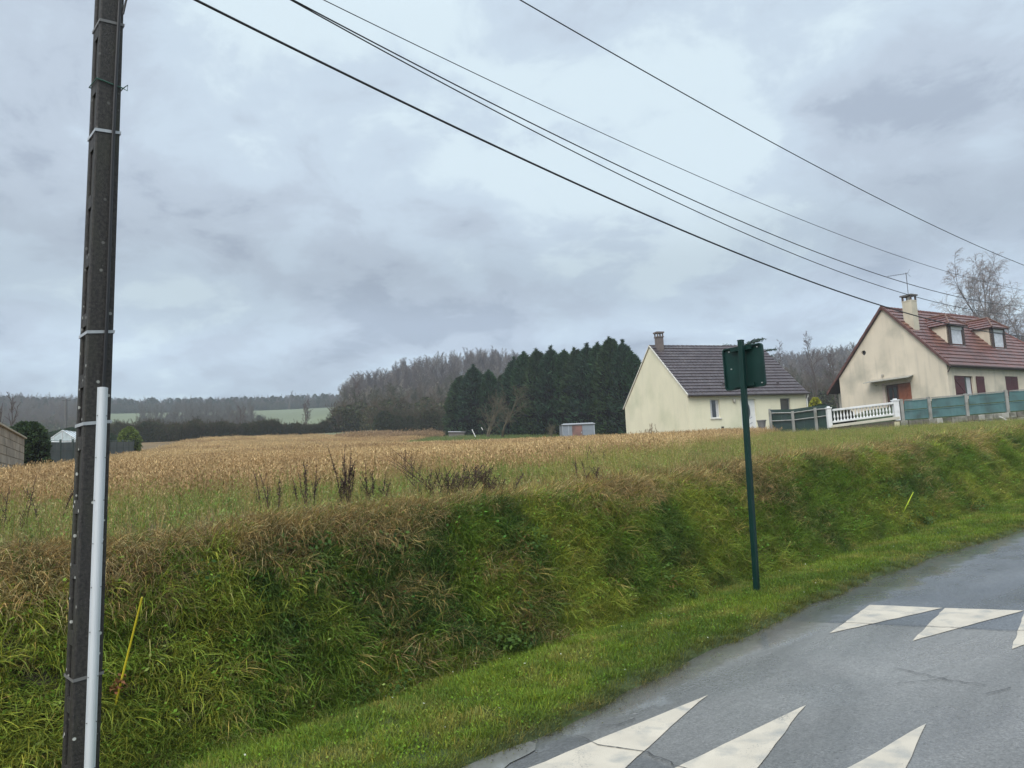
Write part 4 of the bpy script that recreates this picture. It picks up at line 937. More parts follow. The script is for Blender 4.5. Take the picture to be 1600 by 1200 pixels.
mb.build('verge_board', verge, h1)
zinc = mat('dark_gutter', (.045, .035, .035), .45, .15, 3)
mb = MB(); mb.tube([(-.06, -.27, E1 - .13), (L1 + .1, -.27, E1 - .13)], .07, 8); mb.build('gutter', zinc, h1)
mb = MB(); mb.tube([(L1 + .02, -.27, E1 - .13), (L1 + .02, -.20, E1 - .35), (L1 + .02, -.07, E1 - .5), (L1 + .02, -.07, -.3)], .045, 8); mb.build('downpipe', white, h1)
# openings
def window(parent, fn, a, b_, c, d, split=1, curtain=True, name='window', frame_mt=None, glz=None, dep=.13):
    fm = frame_mt or white; mb = MB(); t = .055
    def bx(u0, u1, v0, v1, d0, d1):
        P = [fn(u, v, q) for q in (d0, d1) for u, v in ((u0, v0), (u1, v0), (u1, v1), (u0, v1))]; i = len(mb.v); mb.v.extend(P)
        mb.f.extend([tuple(i + k for k in q) for q in ((0, 1, 2, 3), (7, 6, 5, 4), (0, 4, 5, 1), (1, 5, 6, 2), (2, 6, 7, 3), (3, 7, 4, 0))])
    bx(a, a + t, c, d, dep, dep + .06); bx(b_ - t, b_, c, d, dep, dep + .06); bx(a + t, b_ - t, c, c + t, dep, dep + .06); bx(a + t, b_ - t, d - t, d, dep, dep + .06)
    for k in range(1, split + 1):
        if split > 1 and k < split: m_ = a + (b_ - a) * k / split; bx(m_ - .035, m_ + .035, c + t, d - t, dep - .005, dep + .05)
    w = mb.build(name, fm, parent)
    mb2 = MB(); mb2.quad(fn(a + t, c + t, dep + .03), fn(b_ - t, c + t, dep + .03), fn(b_ - t, d - t, dep + .03), fn(a + t, d - t, dep + .03)); mb2.build('pane', glz or glass, w)
    if curtain:
        n_ = 10
        for sd in (0, 1):
            mb3 = MB()
            wd = (b_ - a - 2 * t) * .24; x0 = a + t + .01 if sd == 0 else b_ - t - .01 - wd
            for k in range(n_):
                u0_, u1_ = x0 + wd * k / n_, x0 + wd * (k + 1) / n_; mb3.quad(fn(u0_, c + t, dep + .024 - .004 * (k % 2)), fn(u1_, c + t, dep + .024 - .004 * ((k + 1) % 2)), fn(u1_, d - t, dep + .024 - .004 * ((k + 1) % 2)), fn(u0_, d - t, dep + .024 - .004 * (k % 2)))
            mb3.build('curtain', curt, w)
    return w
F1 = lambda u, v, d: (u, d, v)
w = window(h1, F1, 1.66, 2.40, 1.30, 2.56, 1); w['label'] = 'white framed window with parted net curtains'
mb = MB(); mb.box(1.60, 2.46, -.06, .12, 1.22, 1.298); mb.build('sill', mat('pale_sill', (.62, .60, .54), .7), w)
w = window(h1, F1, 7.21, 8.03, 1.30, 2.52, 1, False, frame_mt=mat('grey_joinery', (.22, .22, .23), .5)); w['label'] = 'dark window near the right corner, half hidden by the green fence'
mb = MB(); mb.box(4.02, 5.22, .12, .17, .42, 2.51); dr = mb.build('door', white, h1, label='white front door with an oval glass light')
mb = MB(); c0 = (4.62, 1.72)
P = [(c0[0] + .17 * math.cos(a), .108, c0[1] + .52 * math.sin(a)) for a in np.linspace(0, 2 * math.pi, 20, endpoint=False)]; mb.v = P; mb.f = [tuple(range(19, -1, -1))]; mb.build('pane', glass, dr)
mb = MB()
for k in range(20):
    a, c = 2 * math.pi * k / 20, 2 * math.pi * (k + 1) / 20; q = lambda r_, t_, y_: (c0[0] + r_ * .17 * math.cos(t_), y_, c0[1] + (.52 + .17 * (r_ - 1)) * math.sin(t_)); mb.quad(q(1, a, .10), q(1, c, .10), q(1.18, c, .10), q(1.18, a, .10))
mb.build('light_frame', mat('lead_grey', (.3, .32, .34), .4), dr)
mb = MB()
for z0, z1_ in ((.62, .86), (.98, 1.12)):
    mb.quad((4.30, .109, z0), (4.94, .109, z0 + .3), (4.94, .109, z0 + .36), (4.30, .109, z0 + .06))
mb.build('door_moulding', mat('lead_grey2', (.4, .42, .44), .4), dr)
mb = MB(); mb.tube([(4.16, .09, 1.35), (4.16, .06, 1.35), (4.27, .06, 1.35)], .012, 6); mb.build('handle', zinc, dr)
mb = MB(); mb._lathe([(.01, -.17), (.085, -.1), (.10, 0), (.085, .12), (.02, .17)], 10, (3.52, -.06, 2.42)); mb.build('wall_lamp', mat('lamp_body', (.40, .38, .32), .5), h1)
for (x, z) in ((2.48, .62), (2.12, .40)):
    mb = MB(); mb.box(x - .09, x + .09, -.035, .0, z - .1, z + .1); mb.build('vent_grille', dark, h1)
mb = MB(); mb.box(3.4, 6.6, -1.3, -.003, -.5, .36); mb.build('terrace', mat('terrace_slab', (.10, .09, .085), .8, .2, 4), h1)
# chimney
brown = mat('chimney_render', (.155, .125, .115), .85, .15, 3, .3, 40)
mb = MB(); mb.box(.34, .80, 4.0, 4.45, E1 + 3.0, 10.69 - Z1); mb.box(.30, .84, 3.96, 4.49, 10.69 - Z1, 10.76 - Z1); ch = mb.build('chimney', brown, h1)
for x in (.33, .545, .74):
    for y in (3.98, 4.37): MB().box(x, x + .07, y, y + .09, 10.76 - Z1, 11.0 - Z1).build('chimney_pillar', brown, ch)
mb = MB(); mb.box(.27, .87, 3.93, 4.52, 11.0 - Z1, 11.10 - Z1); mb.build('chimney_cap', brown, ch)
for i, (x, y, z) in enumerate(((.9, 4.35, 9.9), (3.2, .55, 6.85), (7.6, .6, 6.9), (7.9, 3.9, 9.7))):
    zz_ = E1 + y * DR1 / (W1 / 2); mb = MB(); mb.tube([(x, y, zz_), (x, y - .02, zz_ + .28)], .07, 8); mb._lathe([(.11, .0), (.11, .04), (.02, .09)], 8, (x, y - .02, zz_ + .28)); mb.build('roof_vent', tile1, h1)
M1 = h1.matrix_basis.copy(); M1 = Matrix.Translation(Vector((11.516, 50.078, Z1))) @ Matrix.Rotation(.315, 4, 'Z')
pot_m = mat('planter_grey', (.17, .16, .155), .6); 
def planter(loc, Rr, Hh, label, full=True):
    t = thing('plant_pot', label, 'plant pot', loc); mb = MB(); mb._lathe([(Rr * .62, 0), (Rr * .95, Hh * .88), (Rr * 1.06, Hh * .89), (Rr * 1.06, Hh), (Rr * .9, Hh), (Rr * .88, Hh * .9)], 14, (0, 0, 0)); mb.build('pot', pot_m, t, smooth=False)
    mb = MB(); mb._lathe([(.01, Hh * .9), (Rr * .88, Hh * .905)], 12, (0, 0, 0)); mb.build('soil', mat('soil_dark', (.05, .04, .03), .95), t)
planter(M1 @ Vector((5.02, -.75, .36)), .30, .66, 'tall tapered grey planter beside the white front door')
planter(M1 @ Vector((6.28, -.8, .36)), .17, .34, 'small dark pot next to the first post of the green fence')
# dead tufts before the gable
for i, (px, Yg, hh) in enumerate(((1021, 50.2, 1.35), (1012, 50.6, .9), (1007, 51.0, 1.0))):
    p = ground_at(px, 684, Yg); lab = ('tallest dry grass plume in front of the cream gable', 'short dry plume left of the tallest one', 'leaning dry plume furthest left before the cream gable')[i]
    bare_tree('dry_weed', lab, p, hh, .02, 620 + i, plain('dry_stem%d' % i, (.22, .16, .10)), 4, ((6, .35, 25), (5, .4, 30)), 0, .009, .3, .1, cat='weed')

# ---------------- ochre house with the red tiled roof
Z2 = 4.3
h2 = thing('house', 'ochre rendered house with steep red brown tiled roof, two dormers and antenna', 'house', (26.684, 46.437, Z2), .533)
ochre = mat('ochre_render', (.68, .59, .46), .88, .07, .7, .2, 50, stain=((.40, .37, .29), .55, .5, .78), streak=((.36, .33, .27), .40))
W2, LE, LR, E2, DR2 = 7.55, 15.0, 11.2, 6.946 - Z2, 4.168
ops = [(.67, 2.75, .62, 6.17 - Z2), (6.54, 8.14, .62, 6.26 - Z2), (11.2, 12.4, .62, 6.26 - Z2)]
mb = MB(); wall_open(mb, 0, LE, -1.4, E2, ops, .25, F1); mb.build('front_wall', ochre, h2)
G2f = lambda u, v, d: (d, u, v)
gops = [(2.42, 4.22, -.1, 6.06 - Z2)]
mb = MB(); wall_open(mb, 0, W2, -1.4, E2, gops, .25, G2f)
# gable triangle round a real round hole
cv, rv = (5.48, 8.44 - Z2), .17; ring = [(cv[0] + rv * math.cos(a), cv[1] + rv * math.sin(a)) for a in np.linspace(0, 2 * math.pi, 16, endpoint=False)]
A, B, Cc = (0, E2), (W2, E2), (W2 / 2, E2 + DR2)
sq_ = [(5.0, 8.0 - Z2), (5.9, 8.0 - Z2), (5.9, 8.75 - Z2), (5.0, 8.75 - Z2)]
def g3(*ps):
    mb.quad(*[(0, u, v) for u, v in ps])
edge_r = lambda v: W2 - (v - E2) * (W2 / 2) / DR2; edge_l = lambda v: (v - E2) * (W2 / 2) / DR2
v0_, v1_ = sq_[0][1], sq_[2][1]
sq_[1] = (min(5.9, edge_r(v1_) - .02), v0_); sq_[2] = (sq_[1][0], v1_)
g3(A, B, (edge_r(v0_), v0_), (edge_l(v0_), v0_)); g3((edge_l(v0_), v0_), sq_[0], sq_[3], (edge_l(v1_), v1_)); g3(sq_[1], (edge_r(v0_), v0_), (edge_r(v1_), v1_), sq_[2]); g3((edge_l(v1_), v1_), (edge_r(v1_), v1_), Cc)
sqp = []
for k in range(16):
    a = 2 * math.pi * k / 16; dx, dy = math.cos(a), math.sin(a); hw = ((sq_[1][0] - cv[0]) if dx > 0 else (cv[0] - sq_[0][0])); hh_ = ((v1_ - cv[1]) if dy > 0 else (cv[1] - v0_))
    t_ = min(hw / abs(dx) if abs(dx) > 1e-6 else 9, hh_ / abs(dy) if abs(dy) > 1e-6 else 9); sqp.append((cv[0] + dx * t_, cv[1] + dy * t_))
for k in range(16):
    k2 = (k + 1) % 16; p, q = sqp[k], sqp[k2]
    mid = []
    if abs(p[0] - q[0]) > 1e-4 and abs(p[1] - q[1]) > 1e-4: mid = [(p[0] if abs(abs(p[0] - cv[0]) - (sq_[1][0] - cv[0] if p[0] > cv[0] else cv[0] - sq_[0][0])) < 1e-4 else q[0], p[1] if abs(abs(p[1] - cv[1]) - (v1_ - cv[1] if p[1] > cv[1] else cv[1] - v0_)) < 1e-4 else q[1])]
    g3(ring[k], p, *mid, q, ring[k2])
    mb.quad((0, *ring[k]), (0, *ring[k2]), (.2, *ring[k2]), (.2, *ring[k]))
mb.build('gable_wall', ochre, h2)
mb = MB(); mb.v = [(.12, *q) for q in ring]; mb.f = [tuple(range(16))]; mb.build('round_vent', dark, h2)
mb = MB(); mb.quad((LE, 0, -1.4), (LE, W2, -1.4), (LE, W2, E2), (LE, 0, E2)).quad((LE, W2, -1.4), (0, W2, -1.4), (0, W2, E2), (LE, W2, E2)); mb.build('wall', ochre, h2)
mb = MB(); mb.box(.9, 6, W2 + .003, W2 + .85, -1.4, E2 - .95); mb.build('lean_to_wall', mat('grey_render', (.46, .43, .38), .9, .15, 1.5), h2)
red = mat('red_tile', (.140, .050, .036), .27, .30, 2.2, .25, 40, stain=((.10, .045, .038), .9, .45, .7), spec=.6)
sl2 = math.hypot(W2 / 2, DR2); v2 = Vector((0, W2 / 2 / sl2, DR2 / sl2)); nr2 = Vector((0, -DR2 / sl2, W2 / 2 / sl2)); OV2 = .30; inset = (LE - LR)
rl = lambda v: LE + .25 - max(0, (v - OV2)) / sl2 * (inset + .25)
tile_field(Vector((-.14, 0, E2)) - v2 * OV2 + nr2 * .06, (1, 0, 0), v2, nr2, LE + .4, sl2 + OV2, 16, .24, .014, .060, right=rl).build('roof', red, h2, kind='stuff')
v2b = Vector((0, -v2.y, v2.z)); n2b = Vector((0, -nr2.y, nr2.z)); ext = 1.35
tile_field(Vector((LE + .1, W2, E2)) - v2b * ext + n2b * .06, (-1, 0, 0), v2b, n2b, LE + .24, sl2 + ext, 19, .24, .014, .06, left=lambda v: max(0, (v - ext)) / sl2 * inset).build('rear_roof', red, h2, kind='stuff')
slh = math.hypot(inset, DR2); vh = Vector((-inset / slh, 0, DR2 / slh)); nh = Vector((DR2 / slh, 0, inset / slh))
tile_field(Vector((LE, 0, E2)) - vh * .2 + nh * .06, (0, 1, 0), vh, nh, W2, slh + .2, 16, .24, .014, .06, left=lambda v: v / slh * W2 / 2, right=lambda v: W2 - v / slh * W2 / 2).build('hip_roof', red, h2, kind='stuff')
bd = mat('brown_board', (.060, .035, .028), .6, .2, 4)
mb = MB(); mb.quad((-.12, -.2, E2 - .22), (LE + .1, -.2, E2 - .22), (LR, W2 / 2, E2 + DR2 - .01), (-.12, W2 / 2, E2 + DR2 - .01)); mb.quad((LE + .1, W2 + .9, E2 - .99), (-.12, W2 + .9, E2 - .99), (-.12, W2 / 2, E2 + DR2 - .01), (LR, W2 / 2, E2 + DR2 - .01)); mb.build('roof_boards', bd, h2)
mb = MB()
for i in range(int((LR + .2) / .36)):
    x = -.14 + i * .36; mb.tube([(x, W2 / 2, E2 + DR2 + .05), (x + .38, W2 / 2, E2 + DR2 + .05)], [.14, .115], 8)
ridge_m = mat('ridge_red', (.15, .055, .04), .55, .3, 3); mb.build('ridge_tiles', ridge_m, h2, kind='stuff')
mb = MB()
for i in range(14):
    a = Vector((LR, W2 / 2, E2 + DR2 + .06)); c = Vector((LE + .2, -.2, E2 - .12)); p, q = a + (c - a) * i / 14, a + (c - a) * (i + 1.06) / 14; mb.tube([q, p], [.13, .105], 8)
mb.build('hip_tiles', ridge_m, h2, kind='stuff')
mb = MB(); vg = mat('verge_red', (.11, .045, .036), .6, .3, 4)
for (ya, za) in ((-.24, E2 - .24), (W2 + .98, E2 - 1.06)):
    n_ = 18; a = Vector((-.17, ya, za)); c = Vector((-.17, W2 / 2, E2 + DR2 + .03))
    for i in range(n_):
        p = a + (c - a) * i / n_; q = a + (c - a) * (i + 1) / n_; up = Vector((0, 0, .20)); o_ = Vector((.12, 0, 0)); st = Vector((-.008, 0, .012 if i % 2 else 0))
        mb.quad(p + st, q + st, q + up + st, p + up + st).quad(p + up + st, q + up + st, q + up + o_, p + up + o_).quad(p + st, p + o_, q + o_, q + st)
mb.build('verge_tiles', vg, h2, kind='stuff')
mb = MB(); mb.tube([(-.16, -.30, E2 - .19), (LE + .2, -.30, E2 - .19)], .075, 8); mb.build('gutter', bd, h2)
mb = MB(); mb.box(-.12, LE + .1, -.27, -.22, E2 - .30, E2 - .12); mb.build('fascia_board', bd, h2)
# chimney and antenna
chm = mat('pale_chimney', (.56, .50, .38), .85, .1, 2, .2, 40, streak=((.38, .34, .27), .3))
zt = 11.36 - Z2
mb = MB(); mb.box(.60, 1.20, 2.14, 2.78, E2 + 2.0, zt); mb.box(.585, 1.215, 2.125, 2.795, zt, zt + .07); ch = mb.build('chimney', chm, h2)
brk = mat('chimney_brick', (.10, .065, .055), .85)
for x in (.60, 1.11):
    for y in (2.14, 2.69): MB().box(x, x + .09, y, y + .09, zt + .07, zt + .36).build('chimney_pillar', brk, ch)
mb = MB(); mb.box(.52, 1.28, 2.06, 2.86, zt + .36, zt + .45); mb.build('chimney_cap', mat('cap_grey', (.13, .12, .11), .85), ch)
mb = MB(); mb._lathe([(.10, 0), (.09, .26)], 10, (.9, 2.46, zt + .07)); mb.build('chimney_pot', mat('pot_white', (.7, .68, .64), .7), ch)
am = mat('antenna_metal', (.10, .095, .10), .5, metal=.3)
mb = MB(); mb.tube([(.98, 2.52, zt + .2), (.97, 2.5, 13.35 - Z2)], .022, 6); an = mb.build('antenna_mast', am, h2)
mb = MB(); b0 = Vector((1.0, 2.45, 13.28 - Z2)); b1 = Vector((-.30, 3.0, 13.10 - Z2)); mb.tube([b0, b1], .013, 5); boom = mb.build('antenna_boom', am, an)
mb = MB(); dv = (b1 - b0); perp = Vector((dv.y, -dv.x, 0)).normalized()
for i in range(9): c = b0 + dv * (i / 8); l = .22 - .012 * i; mb.tube([c - perp * l + Vector((0, 0, .01)), c + perp * l], .006, 4)
for sg in (-1, 1): mb.tube([b0 + Vector((0, 0, .0)), b0 - dv * .16 + Vector((0, 0, .25 * sg))], .010, 4)
mb.build('antenna_rods', am, boom)
# dormers
def dormer(x0, x1, dz, label, gap):
    yf = 1.2; zb = E2 + yf * DR2 / (W2 / 2); zt_ = 9.70 - Z2 + dz; sl = DR2 / (W2 / 2); yb = (zt_ - E2) / sl
    d = MB().box(x0 + .31, x1 - .23, yf + .13, yf + .2, zb + .05, zt_ - .02).build('dormer', dark, h2, label=label)
    MB().quad((x0, yf, zb), (x0, yf, zt_), (x0, yb, zt_)).build('dormer_cheek', ochre, d); MB().quad((x1, yf, zb), (x1, yb, zt_), (x1, yf, zt_)).build('dormer_cheek', ochre, d)
    fr = bd; mb = MB(); a, b_ = x0 + .30, x1 - .22
    mb.box(x0, a, yf - .03, yf + .1, zb, zt_); mb.box(b_, x1, yf - .03, yf + .1, zb, zt_); mb.box(a, b_, yf - .03, yf + .1, zt_ - .07, zt_); mb.build('dormer_front', fr, d)
    mb = MB(); mb.box(a, b_, yf - .015, yf + .12, zt_ - .27, zt_ - .072); mb.build('shutter_box', white, d)
    mb = MB(); z = zt_ - .272; lo = zb + .1 + gap
    while z > lo: mb.box(a + .02, b_ - .02, yf + .035, yf + .05, z - .047, z); mb.box(a + .02, b_ - .02, yf + .042, yf + .048, z - .055, z - .047); z -= .055
    mb.build('roller_shutter', mat('shutter_white', (.66, .68, .72), .5), d)
    if gap:
        mb = MB(); mb.quad((a, yf + .06, zb + .08), (b_, yf + .06, zb + .08), (b_, yf + .06, z + .05), (a, yf + .06, z + .05)); mb.build('pane', glass, d)
        for q in (0.12, .42, .72): x = a + (b_ - a) * q; MB().box(x, x + .16, yf + .045, yf + .055, zb + .14, z - .0).build('shutter_slot', mat('pale_bits', (.45, .45, .43), .6), d)
    mb = MB(); mb.quad((x0 - .05, yf - .30, zb - .33 + .09), (x1 + .1, yf - .30, zb - .33 + .09), (x1 + .1, yf - .02, zb + .1), (x0 - .05, yf - .02, zb + .1)); mb.box(a - .02, b_ + .02, yf - .08, yf + .0, zb + .06, zb + .10); mb.build('sill_flashing', mat('lead_flashing', (.33, .35, .35), .5, .15, 5), d)
    # little hipped roof
    xc = (x0 + x1) / 2; ov = .16; xa, xb = x0 - ov, x1 + ov; ya = yf - .20; zr = zt_ + .80; yr = yf + .58; ze = zt_ + .0
    yback_e = (ze - E2) / sl; yback_r = (zr - E2) / sl + .03
    def slope(p0, p1, p2, p3, k, nm):                        # p0,p1 eave ; p3,p2 top; stepped courses
        mb = MB(); p0, p1, p2, p3 = map(Vector, (p0, p1, p2, p3)); nv = (p1 - p0).cross(p3 - p0).normalized()
        if nv.z < 0: nv = -nv
        for i in range(k):
            t0, t1 = i / k, (i + 1) / k; a_, b2 = p0.lerp(p3, t0), p1.lerp(p2, t0); c_2, d_ = p1.lerp(p2, t1), p0.lerp(p3, t1)
            mb.quad(a_ + nv * .06, b2 + nv * .06, c_2 + nv * .012, d_ + nv * .012); mb.quad(a_, b2, b2 + nv * .06, a_ + nv * .06)
        return mb.build(nm, red, d, kind='stuff')
    slope((xa, ya, ze), (xb, ya, ze), (xc, yr, zr), (xc, yr, zr), 3, 'front_slope')
    slope((xa, yback_e, ze), (xa, ya, ze), (xc, yr, zr), (xc, yback_r, zr), 4, 'side_slope'); slope((xb, ya, ze), (xb, yback_e, ze), (xc, yback_r, zr), (xc, yr, zr), 4, 'side_slope')
    mb = MB(); mb.quad((xa, ya, ze - .015), (xb, ya, ze - .015), (xb, yback_e, ze - .015), (xa, yback_e, ze - .015)); mb.box(xa, xb, ya - .012, ya - .002, ze - .07, ze + .02); mb.build('soffit', bd, d)
    mb = MB(); mb.tube([(xc, yr - .02, zr + .05), (xc, yback_r, zr + .05)], .07, 6); mb.tube([(xa, ya, ze + .07), (xc, yr, zr + .06)], .055, 6); mb.tube([(xb, ya, ze + .07), (xc, yr, zr + .06)], .055, 6); mb.build('hip_tiles', mat('hip_ochre', (.15, .075, .05), .6), d)
dormer(2.73, 4.55, 0, 'left dormer, its white shutter not fully down', .16)
dormer(7.85, 9.62, .08, 'right dormer with its white shutter fully down', 0)
# openings of the front
shut = mat('red_shutter', (.085, .022, .026), .6, .15, 5, streak=((.06, .02, .02), .4)); pink = mat('pale_reveal', (.62, .50, .42), .8)
def shutter(parent, fn, u0, u1, v0, v1, d0, mt, brace=False, name='shutter', label=None):
    mb = MB(); k = max(3, int(round((u1 - u0) / .12))); w_ = (u1 - u0) / k
    for i in range(k):
        a, b_ = u0 + i * w_ + .003, u0 + (i + 1) * w_ - .003
        P = [fn(u, v, q) for q in (d0, d0 + .03) for u, v in ((a, v0), (b_, v0), (b_, v1), (a, v1))]; i0 = len(mb.v); mb.v.extend(P); mb.f.extend([tuple(i0 + z for z in q) for q in ((0, 1, 2, 3), (7, 6, 5, 4), (0, 4, 5, 1), (1, 5, 6, 2), (2, 6, 7, 3), (3, 7, 4, 0))])
    def bar(pts):
        i0 = len(mb.v); mb.v.extend([fn(u, v, d0 - .022) for u, v in pts] + [fn(u, v, d0 - .001) for u, v in pts]); mb.f.extend([(i0, i0 + 1, i0 + 2, i0 + 3), (i0, i0 + 4, i0 + 5, i0 + 1), (i0 + 1, i0 + 5, i0 + 6, i0 + 2), (i0 + 2, i0 + 6, i0 + 7, i0 + 3), (i0 + 3, i0 + 7, i0 + 4, i0)])
    for v in (v0 + .14, v1 - .22): bar([(u0 + .02, v), (u1 - .02, v), (u1 - .02, v + .09), (u0 + .02, v + .09)])
    if brace: bar([(u0 + .06, v0 + .24), (u0 + .16, v0 + .24), (u1 - .05, v1 - .23), (u1 - .15, v1 - .23)] if brace > 0 else [(u1 - .06, v0 + .24), (u1 - .16, v0 + .24), (u0 + .05, v1 - .23), (u0 + .15, v1 - .23)])
    o = mb.build(name, mt, parent)
    if label: o['label'] = label
    return o
zt6 = 6.17 - Z2
w = window(h2, F1, .67, 2.75, .62, zt6, 2, True, frame_mt=shut); w['label'] = 'window with one shutter closed over its left half'
shutter(w, F1, .72, 1.82, .64, zt6 - .02, .03, shut, -1, label='closed dark red shutter'); shutter(w, F1, 3.02, 3.92, .62, zt6, -.06, shut, 0, label='open shutter folded flat on the wall')
w = window(h2, F1, 6.54, 8.14, .62, 6.26 - Z2, 2, False, frame_mt=shut); shutter(w, F1, 6.55, 7.33, .63, 6.25 - Z2, .03, shut); shutter(w, F1, 7.35, 8.13, .63, 6.25 - Z2, .03, shut); w['label'] = 'window with both dark red shutters closed'
w = window(h2, F1, 11.2, 12.4, .62, 6.26 - Z2, 2, False, frame_mt=shut); shutter(w, F1, 11.21, 11.79, .63, 6.25 - Z2, .03, shut); shutter(w, F1, 11.81, 12.39, .63, 6.25 - Z2, .03, shut)
rust = mat('rust_shutter', (.27, .085, .04), .6, .15, 5, streak=((.18, .06, .03), .4)); dkbrown = mat('dark_brown_wood', (.085, .035, .025), .6)
mb = MB(); mb.box(.16, .20, 3.34, 4.20, -.1, 6.04 - Z2); gd = mb.build('garden_door', dkbrown, h2, label='brown glazed garden door in the gable')
mb = MB(); mb.box(.15, .159, 3.50, 3.72, .2, 5.85 - Z2); mb.box(.15, .159, 3.82, 4.04, .2, 5.85 - Z2); mb.build('pane', glass, gd)
shutter(h2, G2f, 2.44, 3.33, -.08, 6.04 - Z2, .05, rust, -1, name='door_shutter', label='rust coloured plank shutter with a diagonal brace')
mb = MB(); mb.quad((-.003, 4.22, -.4), (-.003, 4.40, -.4), (-.003, 4.40, 6.16 - Z2), (-.003, 4.22, 6.16 - Z2)).quad((-.003, 2.42, 6.062 - Z2), (-.003, 4.40, 6.062 - Z2), (-.003, 4.40, 6.22 - Z2), (-.003, 2.42, 6.22 - Z2)); mb.build('door_surround', pink, h2)
aw = mat('canopy_sheet', (.30, .29, .25), .5)
mb = MB(); a0 = [(-.02, 2.15, 6.47 - Z2), (-.02, 5.15, 6.47 - Z2), (-.75, 5.25, 6.30 - Z2), (-.75, 2.05, 6.30 - Z2)]; up = Vector((0, 0, .03)); mb.quad(*a0).quad(*[Vector(q) + up for q in reversed(a0)])
for i in range(4): mb.quad(Vector(a0[i]), Vector(a0[i]) + up, Vector(a0[(i + 1) % 4]) + up, Vector(a0[(i + 1) % 4]))
can = mb.build('door_canopy', aw, h2)
for y in (2.4, 4.75):
    mb = MB(); mb.tube([(-.0, y, 6.1 - Z2), (-.6, y, 6.32 - Z2)], .02, 6); mb.build('canopy_bracket', aw, can)
mb = MB(); mb.box(-.06, -.001, 4.18, 4.34, 6.70 - Z2, 6.80 - Z2); mb._lathe([(.05, 0), (.05, .14), (.01, .17)], 8, (-.09, 4.26, 6.66 - Z2)); mb.build('wall_lamp', mat('lamp_grey', (.35, .32, .27), .6), h2)
mb = MB(); mb.tube([(.20, -.005, 6.80 - Z2), (.22, -.16, 6.76 - Z2)], .015, 6); mb.box(.12, .36, -.26, -.16, 6.66 - Z2, 6.78 - Z2); mb.build('floodlight', white, h2)
mb = MB(); mb.tube([(-.05, -.28, E2 - .22), (-.03, -.16, E2 - .42), (-.05, -.05, E2 - .6)], .035, 6); mb.build('gutter_outlet', bd, h2)
# ================================================================== fences and walls by the houses
conc = mat('grey_concrete', (.30, .295, .27), .85, .12, 4, .4, 60, stain=((.16, .16, .12), 2.5, .5, .75))
bluep = mat('blue_green_paint', (.080, .170, .170), .7, .16, 4, .3, 40, stain=((.050, .085, .080), 2.0, .45, .72), streak=((.16, .24, .25), .35))
FY = 37.0
fp = thing('concrete_panel_fence', 'blue green concrete panel fence with grey posts in front of the ochre house', 'fence', at(1410, 656, FY), 0)
fo = Vector(fp.location)
def top_z(x): return at(800 + 1190 * x / FY * 1.0, 600, FY).z
px_top = lambda px: at(px, np.interp(px, [1406, 1600, 1750], [626.5, 609.5, 598]), FY)
px_bot = lambda px: at(px, np.interp(px, [1412, 1600, 1750], [656.5, 641.5, 630]), FY)
px_mid = lambda px: at(px, np.interp(px, [1412, 1600, 1750], [641.0, 625.5, 614]), FY)
posts = [1410.5, 1453.5, 1511.5, 1574.5, 1638, 1703]
for i, px in enumerate(posts):
    b_ = px_bot(px) - fo; t_ = px_top(px) - fo; mb = MB()
    mb.box(b_.x - .07, b_.x + .07, -.09, .07, b_.z - .45, t_.z + .05); mb.box(b_.x - .055, b_.x + .055, -.075, .055, t_.z + .05, t_.z + .075); mb.build('post', conc, fp)
for i in range(len(posts) - 1):
    a0, a1 = posts[i] + 2.3, posts[i + 1] - 2.3
    for lo, hi, sh in ((px_bot, px_mid, 0), (px_mid, px_top, -.012)):
        A, B, C_, D_ = lo(a0) - fo, lo(a1) - fo, hi(a1) - fo, hi(a0) - fo; mb = MB(); y0, y1 = -.015 + sh, .03 + sh; g_ = .022
        P = [(A.x, A.z + g_), (B.x, B.z + g_), (C_.x, C_.z - g_), (D_.x, D_.z - g_)]
        mb.v = [(x, y0, z) for x, z in P] + [(x, y1, z) for x, z in P]; mb.f = [(0, 1, 2, 3), (7, 6, 5, 4), (0, 4, 5, 1), (1, 5, 6, 2), (2, 6, 7, 3), (3, 7, 4, 0)]
        # recessed field inside a raised rim
        r_ = .045; Q = [(P[0][0] + r_, P[0][1] + r_), (P[1][0] - r_, P[1][1] + r_), (P[2][0] - r_, P[2][1] - r_), (P[3][0] + r_, P[3][1] - r_)]
        i0 = len(mb.v); mb.v += [(x, y0 - .018, z) for x, z in P] + [(x, y0 - .018, z) for x, z in Q] + [(x, y0 - .001, z) for x, z in Q]
        mb.f = mb.f[1:]
        for k in range(4):
            k2 = (k + 1) % 4; mb.f += [(i0 + k, i0 + k2, i0 + 4 + k2, i0 + 4 + k), (i0 + 4 + k, i0 + 4 + k2, i0 + 8 + k2, i0 + 8 + k), (k, k2, i0 + k2, i0 + k)]
        mb.f.append((i0 + 8, i0 + 9, i0 + 10, i0 + 11)); mb.build('panel', bluep, fp)
    A, B = px_top(a0) - fo, px_top(a1) - fo; mb = MB(); P = [(A.x, A.z), (B.x, B.z), (B.x, B.z + .045), (A.x, A.z + .045)]; mb.v = [(x, -.06, z) for x, z in P] + [(x, .05, z) for x, z in P]; mb.f = [(0, 1, 2, 3), (7, 6, 5, 4), (0, 4, 5, 1), (1, 5, 6, 2), (2, 6, 7, 3), (3, 7, 4, 0)]; mb.build('coping', conc, fp)
